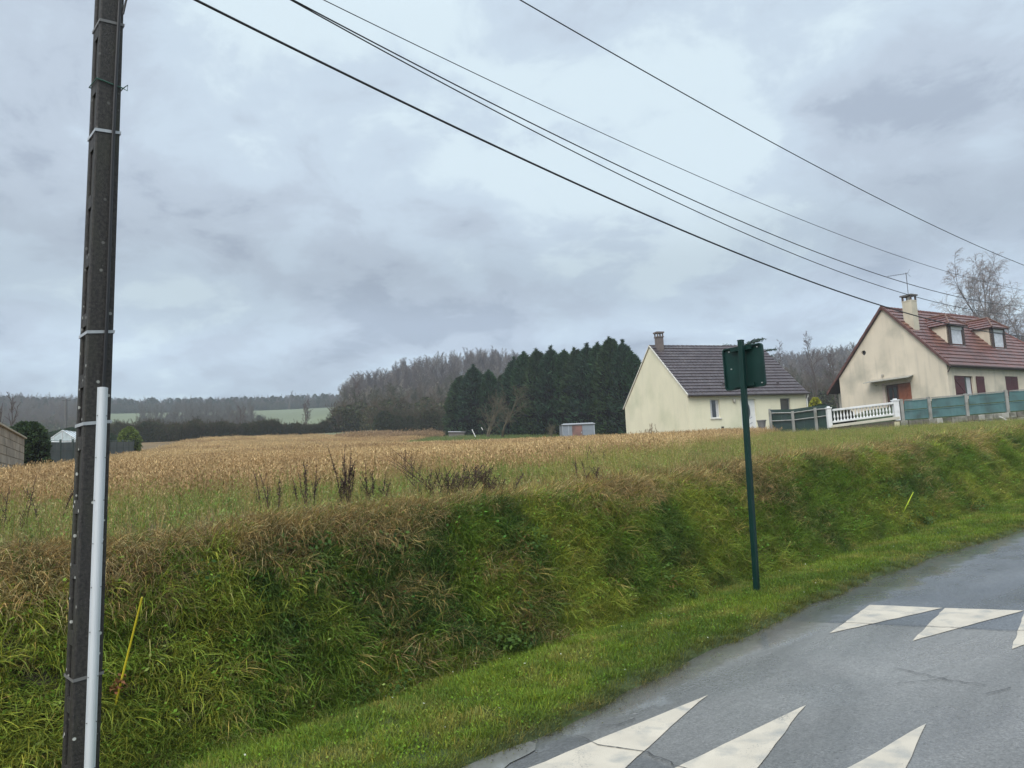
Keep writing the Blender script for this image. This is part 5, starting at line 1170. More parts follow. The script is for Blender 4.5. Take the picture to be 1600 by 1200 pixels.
# low stone wall under the fence
sw = thing('stone_wall', 'low mossy rubble wall under the blue green panel fence', 'wall', at(1410, 671, FY - .1))
so = Vector(sw.location); rr = random.Random(5)
stm = [mat('rubble_grey', (.25, .24, .20), .9, .25, 5, .5, 30, stain=((.10, .10, .07), 4, .45, .7)), mat('rubble_brown', (.15, .135, .11), .9, .25, 5, .5, 30, stain=((.07, .08, .045), 4, .45, .7)), mat('rubble_pale', (.36, .345, .30), .9, .2, 5, .5, 30)]
base_line = lambda px: at(px, np.interp(px, [1395, 1600, 1750], [672.5, 655, 643]), FY - .1)
x_px = 1404.0
while x_px < 1715:
    wpx = rr.uniform(7, 15); a0, a1 = x_px + .4, x_px + wpx - .4
    tA, tB, bA, bB = px_bot(a0) - so, px_bot(a1) - so, base_line(a0) - so, base_line(a1) - so
    rows = 2
    for k in range(rows):
        z0A = bA.z - .15 + (tA.z - bA.z + .12) * k / rows; z1A = bA.z - .15 + (tA.z - bA.z + .12) * (k + 1) / rows - .012
        jit = lambda: rr.uniform(-.015, .015); yf = -.12 + rr.uniform(-.03, .03); mb = MB()
        P = [(tA.x + jit(), z0A), (tB.x + jit(), z0A + (bB.z - bA.z)), (tB.x + jit(), z1A + (bB.z - bA.z)), (tA.x + jit(), z1A)]
        mb.v = [(x, yf, z) for x, z in P] + [(x, .12, z) for x, z in P]; mb.f = [(0, 1, 2, 3), (7, 6, 5, 4), (0, 4, 5, 1), (1, 5, 6, 2), (2, 6, 7, 3), (3, 7, 4, 0)]
        mb.build('stone', stm[rr.choice((1, 1, 0, 1, 1, 0, 2))], sw, bevel=.02)
    x_px += wpx
mb = MB(); A, B = base_line(1404) - so, base_line(1714) - so; T1, T2 = px_bot(1404) - so, px_bot(1714) - so
mb.v = [(A.x, -.07, A.z - .6), (B.x, -.07, B.z - .6), (T2.x, -.07, T2.z - .06), (T1.x, -.07, T1.z - .06), (A.x, .16, A.z - .6), (B.x, .16, B.z - .6), (T2.x, .16, T2.z - .06), (T1.x, .16, T1.z - .06)]; mb.f = [(0, 1, 2, 3), (7, 6, 5, 4), (0, 4, 5, 1), (1, 5, 6, 2), (2, 6, 7, 3), (3, 7, 4, 0)]; mb.build('mortar', mat('old_mortar', (.12, .11, .085), .95, .3, 5, .5, 30), sw)
# loose white stone and pale rail at the right end
t = thing('white_stone', 'pale block of stone lying against the rubble wall', 'stone', at(1525, 666, 36.2)); mb = MB(); mb.v = [(-.15, -.1, -.12), (.16, -.08, -.12), (.14, .12, -.12), (-.13, .1, -.12), (-.17, -.08, .1), (-.02, -.1, .15), (.13, .1, .08), (-.14, .09, .13)]; mb.f = [(3, 2, 1, 0), (4, 5, 6, 7), (0, 1, 5, 4), (1, 2, 6, 5), (2, 3, 7, 6), (3, 0, 4, 7)]; mb.build('stone', mat('white_limestone', (.66, .62, .50), .85, .12, 5), t, bevel=.02)
mb = MB(); a_, c2 = at(1562, 651, 36.3), at(1606, 672, 34.0); mb.tube([a_, a_.lerp(c2, .5) + Vector((0, 0, -.02)), c2 + (c2 - a_) * .5 + Vector((0, 0, -.05))], .035, 6); o = mb.build('leaning_rail', mat('pale_rail', (.42, .40, .35), .8), bevel=0); tag(o, 'thin pale rail running down from the rubble wall at the right edge', 'rail')
# balustrade
bal = thing('balustrade', 'white concrete balustrade between two square pillars', 'balustrade', at(1297, 668, FY)); bo = Vector(bal.location)
wc = mat('white_concrete', (.74, .74, .73), .7, .06, 4, .15, 50, stain=((.55, .55, .50), 3, .55, .8), streak=((.5, .5, .46), .3))
pL, pR = at(1297, 667, FY) - bo, at(1401.5, 655.5, FY) - bo
for k, (p, w_, hh) in enumerate(((pL, .10, .98), (pR, .125, 1.0))):
    mb = MB(); mb.box(p.x - w_, p.x + w_, -w_, w_, p.z - .05, p.z + hh - .1); mb.box(p.x - w_ - .03, p.x + w_ + .03, -w_ - .03, w_ + .03, p.z + hh - .1, p.z + hh - .04); mb.box(p.x - w_ * .6, p.x + w_ * .6, -w_ * .6, w_ * .6, p.z + hh - .04, p.z + hh + .02); mb.build('pillar', wc, bal, bevel=.012)
tA, tB = at(1301, 642.5, FY) - bo, at(1395, 631.5, FY) - bo; bA, bB = at(1301, 661, FY) - bo, at(1395, 649, FY) - bo
def slab(a, c, h, yw, nm, mt, par):
    mb = MB(); mb.v = [(a.x, -yw, a.z), (c.x, -yw, c.z), (c.x, -yw, c.z + h), (a.x, -yw, a.z + h), (a.x, yw, a.z), (c.x, yw, c.z), (c.x, yw, c.z + h), (a.x, yw, a.z + h)]; mb.f = [(0, 1, 2, 3), (7, 6, 5, 4), (0, 4, 5, 1), (1, 5, 6, 2), (2, 6, 7, 3), (3, 7, 4, 0)]; return mb.build(nm, mt, par, bevel=.01)
slab(tA, tB, .10, .09, 'handrail', wc, bal); slab(bA, bB, .09, .09, 'base_rail', wc, bal)
k = 18
for i in range(k):
    q = (i + .75) / (k + .5); a = bA.lerp(bB, q); b_ = tA.lerp(tB, q); h = b_.z - a.z - .09
    mb = MB(); mb._lathe([(.045, 0), (.045, h * .06), (.022, h * .12), (.030, h * .22), (.048, h * .36), (.040, h * .5), (.022, h * .72), (.020, h * .86), (.042, h * .93), (.042, h)], 8, (a.x, 0, a.z + .09)); mb.build('baluster', wc, bal, smooth=False)
plA, plB = at(1299, 668.5, FY) - bo, at(1404, 655, FY) - bo
slab(plA - Vector((0, 0, .0)), plB, .13, .14, 'plinth', mat('plinth_cream', (.56, .52, .42), .8, .1, 4, streak=((.35, .32, .25), .4)), bal)
o_ = slab(plA - Vector((0, 0, .75)), plB - Vector((0, 0, .8)), .74, .10, 'retaining_footing', mat('footing', (.10, .085, .065), .95, .3, 5, .5, 30), bal)
mb = MB(); p_ = at(1400, 663, FY) - bo; mb.box(p_.x - .14, p_.x + .1, -.17, .0, p_.z - .25, p_.z + .12); mb.build('corner_block', mat('yellow_block', (.52, .47, .30), .85), bal)
p_ = at(1294, 662, 37.3) - bo; mb = MB(); mb.box(p_.x - .05, p_.x + .06, .12, .28, p_.z - .3, p_.z + .22); mb.build('corner_block', wc, bal)
# green fence
gf = thing('green_fence', 'dark green sheeted fence with grey posts and rails left of the balustrade', 'fence', at(1240, 670, 41.5)); go_ = Vector(gf.location)
gsheet = mat('green_sheet', (.018, .045, .032), .6, .25, 3, .3, 20, stain=((.03, .05, .05), 2, .45, .7))
GP = [(1205.5, 643.5, 674, 43.2), (1240.5, 643.0, 671, 41.6), (1276, 638, 667, 40.0)]
Ps = []
for i, (px, yt, yb, Y) in enumerate(GP):
    a = at(px, yb, Y) - go_; c = at(px, yt, Y) - go_; Ps.append((a, c)); mb = MB(); mb.box(a.x - .06, a.x + .06, a.y - .06, a.y + .06, a.z - .5, c.z + .03); mb.build('post', conc, gf)
a = at(1296, 663, 38.9) - go_; c = at(1296, 636.5, 38.9) - go_; Ps.append((a, c))
for i in range(3):
    (a0, c0_), (a1, c1_) = Ps[i], Ps[i + 1]
    for fr in (.52, .93):
        p, q = a0.lerp(c0_, fr), a1.lerp(c1_, fr); mb = MB(); mb.tube([p + Vector((0, -.03, 0)), q + Vector((0, -.03, 0))], .035, 4); mb.build('rail', conc, gf)
    k = 4
    for j in range(k):
        P0, P1 = a0.lerp(a1, j / k), a0.lerp(a1, (j + 1) / k); T0, T1_ = c0_.lerp(c1_, j / k), c0_.lerp(c1_, (j + 1) / k); off = Vector((.0, .14 + .012 * (j % 2), 0)); zt_ = Vector((0, 0, .14)); e_ = (P1 - P0) * .006
        mb = MB(); th = Vector((.0, .02, 0)); mb.v = [tuple(q) for q in (P0 + off + e_ - Vector((0, 0, .4)), P1 + off - e_ - Vector((0, 0, .4)), T1_ + off - e_ + zt_, T0 + off + e_ + zt_)]; mb.v += [tuple(Vector(q) + th) for q in mb.v]; mb.f = [(0, 1, 2, 3), (7, 6, 5, 4), (0, 4, 5, 1), (1, 5, 6, 2), (2, 6, 7, 3), (3, 7, 4, 0)]; mb.build('panel', gsheet, gf)
mb = MB(); a = at(1203, 641, 43.4) - go_; mb.box(a.x - .05, a.x + .05, -.0 + a.y, a.y + .1, a.z - 1.4, a.z + .08); mb.build('end_post', conc, gf)

# ================================================================== left of the pole: block wall, fence, greenhouse
blk_m = [mat('block_%d' % i, c, .9, .12, 6, .6, 60, stain=((.16, .14, .11), 3, .5, .8)) for i, c in enumerate([(.33, .28, .215), (.37, .32, .25), (.29, .25, .195)])]
wa, wb = Vector((-11.3, 16.3, 0)), Vector((-14.03, 21.6, 0)); wdir = (wb - wa).normalized(); wl_ = (wb - wa).length
bw = thing('block_wall', 'bare concrete block wall with a sloping cap at the left edge of the field', 'wall', (wa.x, wa.y, 0), math.atan2(wdir.y, wdir.x))
tz0, tz1 = at(0, 668, 18.5).z, at(33, 683, 21.6).z; 
tzf = lambda x: 3.28 + (tz1 - 3.28) * x / wl_
gz = lambda x: Hs(wa.x + wdir.x * x, wa.y + wdir.y * x)
rr = random.Random(9); row = 0; zb0 = 1.55
bl_mesh = {}
ztop = 3.22
for row in range(8):
    z = zb0 + row * .208; x = wl_ - (.25 if row % 2 else 0.0); first_half = row % 2
    while x > 0.05:
        L_ = .5 if not (first_half and abs(x - wl_ + .25) < .01) else .5
        x0 = max(0, x - .5)
        mb = MB(); j = rr.uniform(-.004, .004); mb.box(x0 + .006, x - .006, -.10 + j, .10, z + .006, z + .20); mb.build('block', rr.choice(blk_m), bw, bevel=.006); x = x0
    if row % 2: mb = MB(); mb.box(wl_ - .244, wl_ - .001, -.10, .10, z + .006, z + .20); mb.build('block', rr.choice(blk_m), bw, bevel=.006)
mb = MB(); mb.box(.005, wl_ - .012, -.088, .088, zb0 - .5, zb0 + 8 * .208 - .004); mb.build('mortar', mat('block_mortar', (.24, .20, .155), .95, .2, 6), bw)
mb = MB(); zc = zb0 + 8 * .208 + .005; mb.v = [(0, -.15, zc), (wl_ + .1, -.15, zc), (wl_ + .1, .15, zc), (0, .15, zc), (0, -.15, zc + .04), (wl_ + .1, -.15, zc + .04), (wl_ + .1, .0, zc + .09), (0, .0, zc + .09), (0, .15, zc + .04), (wl_ + .1, .15, zc + .04)]
mb.f = [(3, 2, 1, 0), (0, 1, 5, 4), (4, 5, 6, 7), (7, 6, 9, 8), (2, 3, 8, 9), (1, 2, 9, 6, 5), (0, 4, 7, 8, 3)]; mb.build('wall_cap', mat('cap_pale', (.42, .37, .28), .85, .12, 4), bw)
# mesh fence with dark screening
mf = thing('mesh_fence', 'dark green mesh fence with screening running back along the left side of the field', 'fence', (-18.0, 29.0, Hs(-18, 29))); mo = Vector(mf.location)
scr = mat('grey_green_screen', (.055, .075, .075), .7, .25, 2, .3, 30, stain=((.10, .11, .10), 3, .5, .75)); gpost = mat('green_post', (.02, .045, .035), .5)
FA, FB = Vector((-17.6, 28.6, 0)), Vector((-25.0, 50.0, 0)); nb_ = 10
for i in range(nb_ + 1):
    q = FA.lerp(FB, i / nb_); z = Hs(q.x, q.y); mb = MB(); mb.box(q.x - mo.x - .03, q.x - mo.x + .03, q.y - mo.y - .03, q.y - mo.y + .03, z - mo.z - .2, z - mo.z + 1.18); mb.build('post', gpost, mf)
    if i < nb_:
        q2 = FA.lerp(FB, (i + 1) / nb_); z2_ = Hs(q2.x, q2.y); d_ = (q2 - q).normalized(); pr = Vector((-d_.y, d_.x, 0)) * .012
        a = Vector((q.x, q.y, z)) - mo + d_ * .035; c = Vector((q2.x, q2.y, z2_)) - mo - d_ * .035; hz_ = Vector((0, 0, 1.05)); lo_ = Vector((0, 0, -.1))
        P = [a + lo_, c + lo_, c + hz_, a + hz_]; mb = MB(); mb.v = [tuple(p + pr) for p in P] + [tuple(p - pr) for p in P]; mb.f = [(0, 1, 2, 3), (7, 6, 5, 4), (0, 4, 5, 1), (1, 5, 6, 2), (2, 6, 7, 3), (3, 7, 4, 0)]; mb.build('panel', scr, mf)
        mb = MB()
        for hq in (.35, .75, 1.12): mb.tube([a + Vector((0, 0, hq)) - pr * 3, c + Vector((0, 0, hq)) - pr * 3], .008, 4)
        mb.build('wire', gpost, mf)
# greenhouse
gp = ground_at(97, 700, 42); gh = thing('greenhouse', 'small white framed garden greenhouse behind the mesh fence', 'greenhouse', gp, .15)
gl = mat('greenhouse_glass', (.46, .53, .54), .12, .2, 3, spec=.8); gw = mat('greenhouse_frame', (.66, .68, .68), .5)
hw_, ln, eh = .88, 2.2, 1.15; rh = at(92, 672.5, 42).z - gp.z
P_ = {}
mb = MB()
for y in (0, ln):
    for a, c in (((-hw_, y, 0), (-hw_, y, eh)), ((hw_, y, 0), (hw_, y, eh)), ((-hw_, y, eh), (0, y, rh)), ((hw_, y, eh), (0, y, rh)), ((-hw_, y, eh), (hw_, y, eh)), ((0, y, 0), (0, y, rh)), ((-hw_ / 2, y, 0), (-hw_ / 2, y, (eh + rh) / 2)), ((hw_ / 2, y, 0), (hw_ / 2, y, (eh + rh) / 2))): mb.tube([a, c], .022, 4)
for i in range(1, 4):
    y = ln * i / 4
    for sg in (-1, 1): mb.tube([(sg * hw_, y, 0), (sg * hw_, y, eh), (0, y, rh)], .016, 4)
for x, z in ((-hw_, eh), (hw_, eh), (0, rh), (-hw_, .5), (hw_, .5)): mb.tube([(x, 0, z), (x, ln, z)], .02, 4)
mb.build('frame', gw, gh)
for sg in (-1, 1):
    for i in range(4):
        y0, y1 = ln * i / 4 + .02, ln * (i + 1) / 4 - .02; mb = MB(); mb.quad((0, y0, rh - .01), (0, y1, rh - .01), (sg * (hw_ - .01), y1, eh), (sg * (hw_ - .01), y0, eh)); mb.build('roof_pane', gl, gh)
        mb = MB(); mb.quad((sg * (hw_ - .008), y0, .03), (sg * (hw_ - .008), y1, .03), (sg * (hw_ - .008), y1, eh), (sg * (hw_ - .008), y0, eh)); mb.build('side_pane', gl, gh)
for x0, x1 in ((-hw_, -hw_ / 2), (-hw_ / 2, 0), (0, hw_ / 2), (hw_ / 2, hw_)):
    f = lambda x: eh + (rh - eh) * (1 - abs(x) / hw_)
    mb = MB(); mb.quad((x0 + .02, .01, .03), (x1 - .02, .01, .03), (x1 - .02, .01, f(x1 - .02 if x1 <= 0 else x1 - .02) - .02), (x0 + .02, .01, f(x0 + .02) - .02)); mb.build('front_pane', gl, gh)
for i, (x, z) in enumerate(((-.3, .55), (.25, .62))):
    pass

# ================================================================== garden: shed, hut, leaning sticks
sp = ground_at(905, 684, 70); shed = thing('metal_shed', 'grey metal garden shed with a reddish rust patch in front of the conifers', 'shed', sp, .12)
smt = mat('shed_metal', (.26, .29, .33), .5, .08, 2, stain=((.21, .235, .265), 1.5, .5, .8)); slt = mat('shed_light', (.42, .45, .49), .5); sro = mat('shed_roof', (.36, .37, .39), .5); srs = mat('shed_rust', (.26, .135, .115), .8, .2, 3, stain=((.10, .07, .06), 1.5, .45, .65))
zt_ = at(905, 662.5, 70).z - sp.z; xl, xr = -1.50, 1.46; dp = 1.5
mb = MB(); n_ = 26
for i in range(n_): x0 = xl + (xr - xl) * i / n_; x1 = xl + (xr - xl) * (i + 1) / n_; yo = -.02 if i % 2 else 0; mb.quad((x0, yo, -.1), (x1, yo, -.1), (x1, yo, zt_), (x0, yo, zt_)); mb.quad((x1, 0, -.1), (x1, -.02, -.1), (x1, -.02, zt_), (x1, 0, zt_))
mb.build('front_wall', smt, shed)
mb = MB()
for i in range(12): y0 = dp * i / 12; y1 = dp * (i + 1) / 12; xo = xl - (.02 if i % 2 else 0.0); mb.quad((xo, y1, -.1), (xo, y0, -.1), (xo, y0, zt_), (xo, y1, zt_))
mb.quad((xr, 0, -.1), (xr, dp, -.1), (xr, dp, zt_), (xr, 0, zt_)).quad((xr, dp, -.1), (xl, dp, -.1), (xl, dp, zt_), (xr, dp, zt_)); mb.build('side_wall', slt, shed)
for x in (xl, xl + .55, xr): mb = MB(); mb.box(x - .03, x + .03, -.045, -.022, -.1, zt_); mb.build('corner_trim', slt, shed)
mb = MB(); mb.quad((xl - .1, -.12, zt_), (xr + .1, -.12, zt_), (xr + .0, dp / 2, zt_ + .14), (xl + .25, dp / 2, zt_ + .14)).quad((xr + .1, dp + .1, zt_), (xl - .1, dp + .1, zt_), (xl + .25, dp / 2, zt_ + .14), (xr, dp / 2, zt_ + .14)).quad((xl - .1, dp + .1, zt_), (xl - .1, -.12, zt_), (xl + .25, dp / 2, zt_ + .14)).quad((xl - .1, -.12, zt_ - .05), (xr + .1, -.12, zt_ - .05), (xr + .1, -.12, zt_), (xl - .1, -.12, zt_)); mb.build('roof', sro, shed)
mb = MB(); mb.box(-.62, .32, -.05, -.024, .0, zt_ - .12); dd_ = mb.build('door', srs, shed, label='rust stained door'); mb = MB(); mb.box(.2, .26, -.08, -.052, .6, .75); mb.build('handle', slt, dd_)
hp = ground_at(713, 682, 88); hut = thing('cold_frame', 'low flat pale roofed hut at the left end of the garden lawn', 'hut', hp, .1)
hh_ = at(713, 673.5, 88).z - hp.z
mb = MB(); mb.box(-.85, .95, 0, 1.2, -.1, hh_ - .1); mb.build('wall', mat('hut_wall', (.17, .155, .14), .85, .2, 3), hut)
mb = MB(); mb.v = [(-.95, -.15, hh_ - .05), (1.1, -.15, hh_ - .14), (1.0, 1.35, hh_ + .02), (-.9, 1.35, hh_ + .08)]; mb.v += [(x, y, z - .04) for x, y, z in mb.v]; mb.f = [(0, 1, 2, 3), (7, 6, 5, 4), (4, 5, 1, 0), (5, 6, 2, 1), (6, 7, 3, 2), (7, 4, 0, 3)]; mb.build('roof', mat('hut_roof', (.48, .49, .50), .6, .1, 2), hut)
wst = mat('white_stick', (.78, .78, .76), .6)
mb = MB(); mb.tube([at(737.5, 671, 77), at(743, 682.5, 77)], .05, 6); tag(mb.build('leaning_stick', wst), 'white leaning stick under the bare garden trees', 'stick')
mb = MB(); mb.tube([at(752, 667.5, 79), at(754.5, 672, 79)], .045, 6); tag(mb.build('leaning_stick', wst), 'short white stick hanging in front of the lower conifers', 'stick')
mb = MB(); a = ground_at(866, 684, 66); mb.tube([a, a + Vector((0, 0, .38))], .045, 6); tag(mb.build('garden_stake', mat('grey_stake', (.5, .5, .48), .7), None), 'short pale stake standing left of the metal shed', 'stake')
p = ground_at(947, 683, 63); t = thing('rubble_pile', 'little heap of pale rubble beside the cream gable', 'rubble', p); rr = random.Random(4)
for i in range(7):
    mb = MB(); x, y, z = rr.uniform(-.5, .5), rr.uniform(-.2, .2), rr.uniform(.0, .3); s_2 = rr.uniform(.08, .17); mb.box(x - s_2, x + s_2, y - s_2, y + s_2, z - s_2, z + s_2 * .6, Matrix.Rotation(rr.uniform(0, 3), 4, 'Z')); mb.build('stone', mat('rubble%d' % (i % 2), ((.42, .37, .30), (.30, .24, .19))[i % 2], .9), t, bevel=.02)
# distant pole
pd = at(103, 660, 125); pd.z = Hs(pd.x, pd.y); t = thing('distant_pole', 'thin distant pole rising over the clipped hedge left of the big pole', 'pole', pd); hd = at(103.5, 623, 125).z - pd.z
mb = MB(); mb.tube([(0, 0, -.3), (0, 0, hd)], [.24, .16], 8); mb.build('post', mat('old_wood', (.09, .08, .075), .9), t); mb = MB(); mb.tube([(-.7, 0, hd - .3), (.7, 0, hd - .3)], .05, 5); mb.build('crossarm', mat('old_wood2', (.09, .08, .075), .9), t)

# ================================================================== weeds, sticks
wdm = plain('weed_dark', (.075, .050, .042), .85); wds = leafmat('weed_seed', (.070, .046, .042), .05, .85)
def dock(name, label, s, n, stems, Ht, seed, spread=.12, lean=0.0, seedy=1.0, group=None, dirs=None):
    x, y = s * D2[0] + n * N2[0], s * D2[1] + n * N2[1]; t = thing(name, label, 'weed', (x, y, Hs(x, y)), 0, group); r = np.random.RandomState(seed)
    paths, rads, cs = [], [], []
    for k in range(stems):
        p = np.array([r.normal(0, spread), r.normal(0, spread), -.02]); a = r.uniform(0, 6.28) if dirs is None else dirs + r.normal(0, .35); l = abs(r.normal(lean, .12)); h = Ht * r.uniform(.6, 1.0); P = [p]
        for i in range(7):
            f = i / 7; d = np.array([math.cos(a) * l * (1 + f), math.sin(a) * l * (1 + f), 1.]); d /= np.linalg.norm(d); p = p + d * h / 7 + r.normal(0, .004, 3); P.append(p)
        P = np.array(P); paths.append(P); rads.append(np.linspace(.006, .0022, 8)); m_ = int(95 * seedy); tt = r.beta(2.2, 2.0, m_) * 6.99; ii = tt.astype(int); ff = tt - ii
        cs.append(P[ii] * (1 - ff)[:, None] + P[ii + 1] * ff[:, None] + r.normal(0, .012, (m_, 3)) * (1.3 - tt / 7)[:, None])
        for b_ in range(4):
            i = r.randint(2, 6); d = np.array([r.normal(0, .35), r.normal(0, .35), 1.]); d /= np.linalg.norm(d); Q = P[i] + d[None] * np.linspace(0, h * .22, 4)[:, None]; paths.append(Q); rads.append(np.full(4, .002)); tt = r.rand(int(22 * seedy)) * 2.99; ii = tt.astype(int); ff = tt - ii; cs.append(Q[ii] * (1 - ff)[:, None] + Q[ii + 1] * ff[:, None] + r.normal(0, .008, (len(tt), 3)))
    V, F = tube_arrays(paths, rads); np_obj('stems', np_mesh('stems', V, F, wdm, np.ones((len(V), 3))), t)
    c = np.concatenate(cs); k = len(c); d = r.normal(0, 1, (k, 3)); d /= np.linalg.norm(d, axis=1)[:, None]; sv = np.cross(d, r.normal(0, 1, (k, 3))); sv /= np.linalg.norm(sv, axis=1)[:, None]; z = r.uniform(.004, .009, (k, 1))
    V = np.stack([c - d * z, c + sv * z * .6, c + d * z, c - sv * z * .6], 1).reshape(-1, 3); np_obj('seed_heads', np_mesh('seed_heads', V, np.arange(k * 4).reshape(k, 4), wds, np.repeat(np.clip(1 + r.normal(0, .35, (k, 1)), .3, 2) * np.ones((1, 3)), 4, 0)), t, kind='stuff')
G_ = 'dead dark weeds on the crest of the bank'
UP = math.atan2(N2[1], N2[0])
dock('dead_weed', 'leftmost sparse weed stems of the dark clump on the bank crest', 3.02, 6.75, 5, .52, 801, .05, .10, .5, G_)
dock('dead_weed', 'second dark weed of the clump, narrow and dense', 3.32, 6.75, 5, .62, 802, .045, .05, 1.2, G_)
dock('dead_weed', 'tallest and densest dark weed, with two long bare tips', 3.68, 6.6, 7, .66, 803, .04, .03, 1.5, G_)
dock('dead_weed', 'shorter dark weed right of the tallest one', 4.08, 6.65, 5, .52, 804, .05, .05, 1.2, G_)
dock('dead_weed', 'weed with long stems arching out to the left', 4.95, 6.85, 4, 1.05, 805, .04, .85, .55, G_, math.pi)
dock('dead_weed', 'low dark weed thicket right of the arching stems', 4.9, 6.75, 14, .50, 806, .09, .55, 1.1, G_)
dock('dead_weed', 'weed thicket with stems fanning to the upper right', 5.1, 6.6, 11, .58, 807, .07, .6, 1.0, G_, AZ * 0 + .2)
dock('dead_weed', 'rightmost dark weed leaning over the bank edge', 5.35, 6.4, 11, .46, 808, .10, .5, .9, G_)
dock('dead_weed', 'dark weed stems at the left edge beside the block wall end', .95, 7.6, 7, .55, 809, .16, .10, .7, G_)
dock('dead_weed', 'thin dark weed stems right beside the concrete pole', 1.55, 7.9, 5, .6, 810, .14, .08, .5, G_)
dock('dead_weed', 'faint tall weed stems on the green strip left of the road sign', 9.0, 8.2, 4, .45, 811, .18, .08, .5, G_)
dock('dead_weed', 'small dark weed on the bank crest between the thicket and the sign', 6.7, 6.3, 6, .4, 812, .10, .25, .6, G_)
ym = mat('yellow_plastic', (.62, .50, .03), .45, .05, 10); yg_ = mat('lime_plastic', (.50, .62, .03), .45)
def stick(label, a, b_, r_, mt):
    mb = MB(); d = (b_ - a).normalized(); mb.tube([a - d * .15, a, a.lerp(b_, .5), b_], [r_ * 1.1, r_ * 1.1, r_, r_ * .9], 8); o = mb.build('marker_stick', mt); tag(o, label, 'marker stick', 'yellow marker sticks in the bank')
stick('yellow marker stick in the bank beside the concrete pole', at(190, 1062, 4.60), at(222, 933, 4.56), .0062, ym)
stick('lime yellow marker stick far along the bank, right of the sign', at(1413, 797, 11.95), at(1427, 769, 12.0), .0065, yg_)
p = at(186, 1066, 4.60); t = thing('withered_dock', 'rust coloured withered leaves at the foot of the near marker stick', 'weed', p); V, F, C = leaves(820, 40, .04, -.05, .04, .035, (1, 1, 1), .3, .8); np_obj('leaf_cluster', np_mesh('leaf_cluster', V, F, leafmat('rust_leaf', (.20, .085, .04), .2), C), t, kind='stuff')

# ================================================================== road sign (seen from behind)
gs_ = mat('sign_green', (.003, .026, .021), .42, .15, 6, .1, 80, stain=((.008, .045, .036), 5, .55, .8), spec=.35); bolt_m = mat('zinc_bolt', (.5, .52, .5), .4, metal=.6)
sg = thing('road_sign', 'dark green road sign seen from behind on a tall green post', 'road sign', W(7.0, 4.297, -.04), 0)
Mz = Matrix(((D2[0], N2[0], 0), (D2[1], N2[1], 0), (0, 0, 1))).to_4x4()   # local x along the road, y away from it
lean = Matrix.Rotation(math.atan2(.056, 2.59), 4, 'X'); sg.matrix_world = Matrix.Translation(W(7.0, 4.297, -.02)) @ Mz @ lean
hw = .026
mb = MB(); mb.box(-hw, hw, -hw, hw, -.3, 2.60); mb.build('post', gs_, sg, bevel=.006)
mb = MB(); mb.box(-hw - .002, hw + .002, -hw - .002, hw + .002, 2.60, 2.615); mb.build('post_cap', gs_, sg, bevel=.004)
def rrect(y0, y1, z0, z1, r_, k=6):
    P = []
    for cy, cz, a0 in ((y1 - r_, z1 - r_, 0), (y0 + r_, z1 - r_, 90), (y0 + r_, z0 + r_, 180), (y1 - r_, z0 + r_, 270)):
        for i in range(k + 1): a = math.radians(a0 + 90 * i / k); P.append((cy + r_ * math.cos(a), cz + r_ * math.sin(a)))
    return P
pc = .012; tilt = Matrix.Rotation(R(-1.6), 4, 'X')
O = rrect(-.235, .235, -.224, .224, .035); I = rrect(-.222, .222, -.211, .211, .024); n_ = len(O); x0, x1, xb = .050, .078, .074
mb = MB(); mb.v = [(x0, *q) for q in O] + [(x1, *q) for q in O] + [(x0, *q) for q in I] + [(xb, *q) for q in I]
mb.f = [tuple(range(n_, 2 * n_)), tuple(range(4 * n_ - 1, 3 * n_ - 1, -1))]
for k in range(n_):
    k2 = (k + 1) % n_; mb.f += [(k, k2, n_ + k2, n_ + k), (k, 2 * n_ + k, 2 * n_ + k2, k2), (2 * n_ + k, 3 * n_ + k, 3 * n_ + k2, 2 * n_ + k2)]
zc = 2.335
mb.v = [tuple((tilt @ Vector(q)) + Vector((0, .022, zc))) for q in mb.v]; pn = mb.build('panel', gs_, sg)
for z in (-.19, .19):
    mb = MB(); mb.box(hw + .001, .0495, -.12, .12, z - .015, z + .015); mb.v = [tuple((tilt @ Vector(q)) + Vector((0, .022, zc))) for q in mb.v]; mb.build('bracket', gs_, sg)
for y, z in ((.16, .185), (.15, -.0), (.045, -.2), (-.19, -.185), (-.055, -.19), (-.17, .19)):
    mb = MB(); mb.tube([(.074, y, z), (.062, y, z)], .007, 8); mb.v = [tuple((tilt @ Vector(q)) + Vector((0, .022, zc))) for q in mb.v]; mb.build('bolt', bolt_m, pn)

# ================================================================== concrete utility pole and its cables
pm, nt, b = newmat('weathered_pole_concrete'); Nn = nt.nodes
tc2 = Nn.new('ShaderNodeTexCoord')
def pn_(sc, det=6, st=None):
    n = Nn.new('ShaderNodeTexNoise'); n.inputs['Scale'].default_value = sc; n.inputs['Detail'].default_value = det; v = tc2.outputs['Object']
    if st: mp = Nn.new('ShaderNodeMapping'); mp.inputs['Scale'].default_value = st; nt.links.new(v, mp.inputs[0]); v = mp.outputs[0]
    nt.links.new(v, n.inputs['Vector']); return n.outputs[0]
def pr_(v, a, b_, c, d):
    n = Nn.new('ShaderNodeMapRange'); nt.links.new(v, n.inputs[0])
    for i, q in enumerate((a, b_, c, d)): n.inputs[i + 1].default_value = q
    return n.outputs[0]
def px_(f, A, B):
    n = Nn.new('ShaderNodeMix'); n.data_type = 'RGBA'; nt.links.new(f, n.inputs[0])
    for i, q in ((6, A), (7, B)):
        if isinstance(q, tuple): n.inputs[i].default_value = (*q, 1)
        else: nt.links.new(q, n.inputs[i])
    return n.outputs[2]
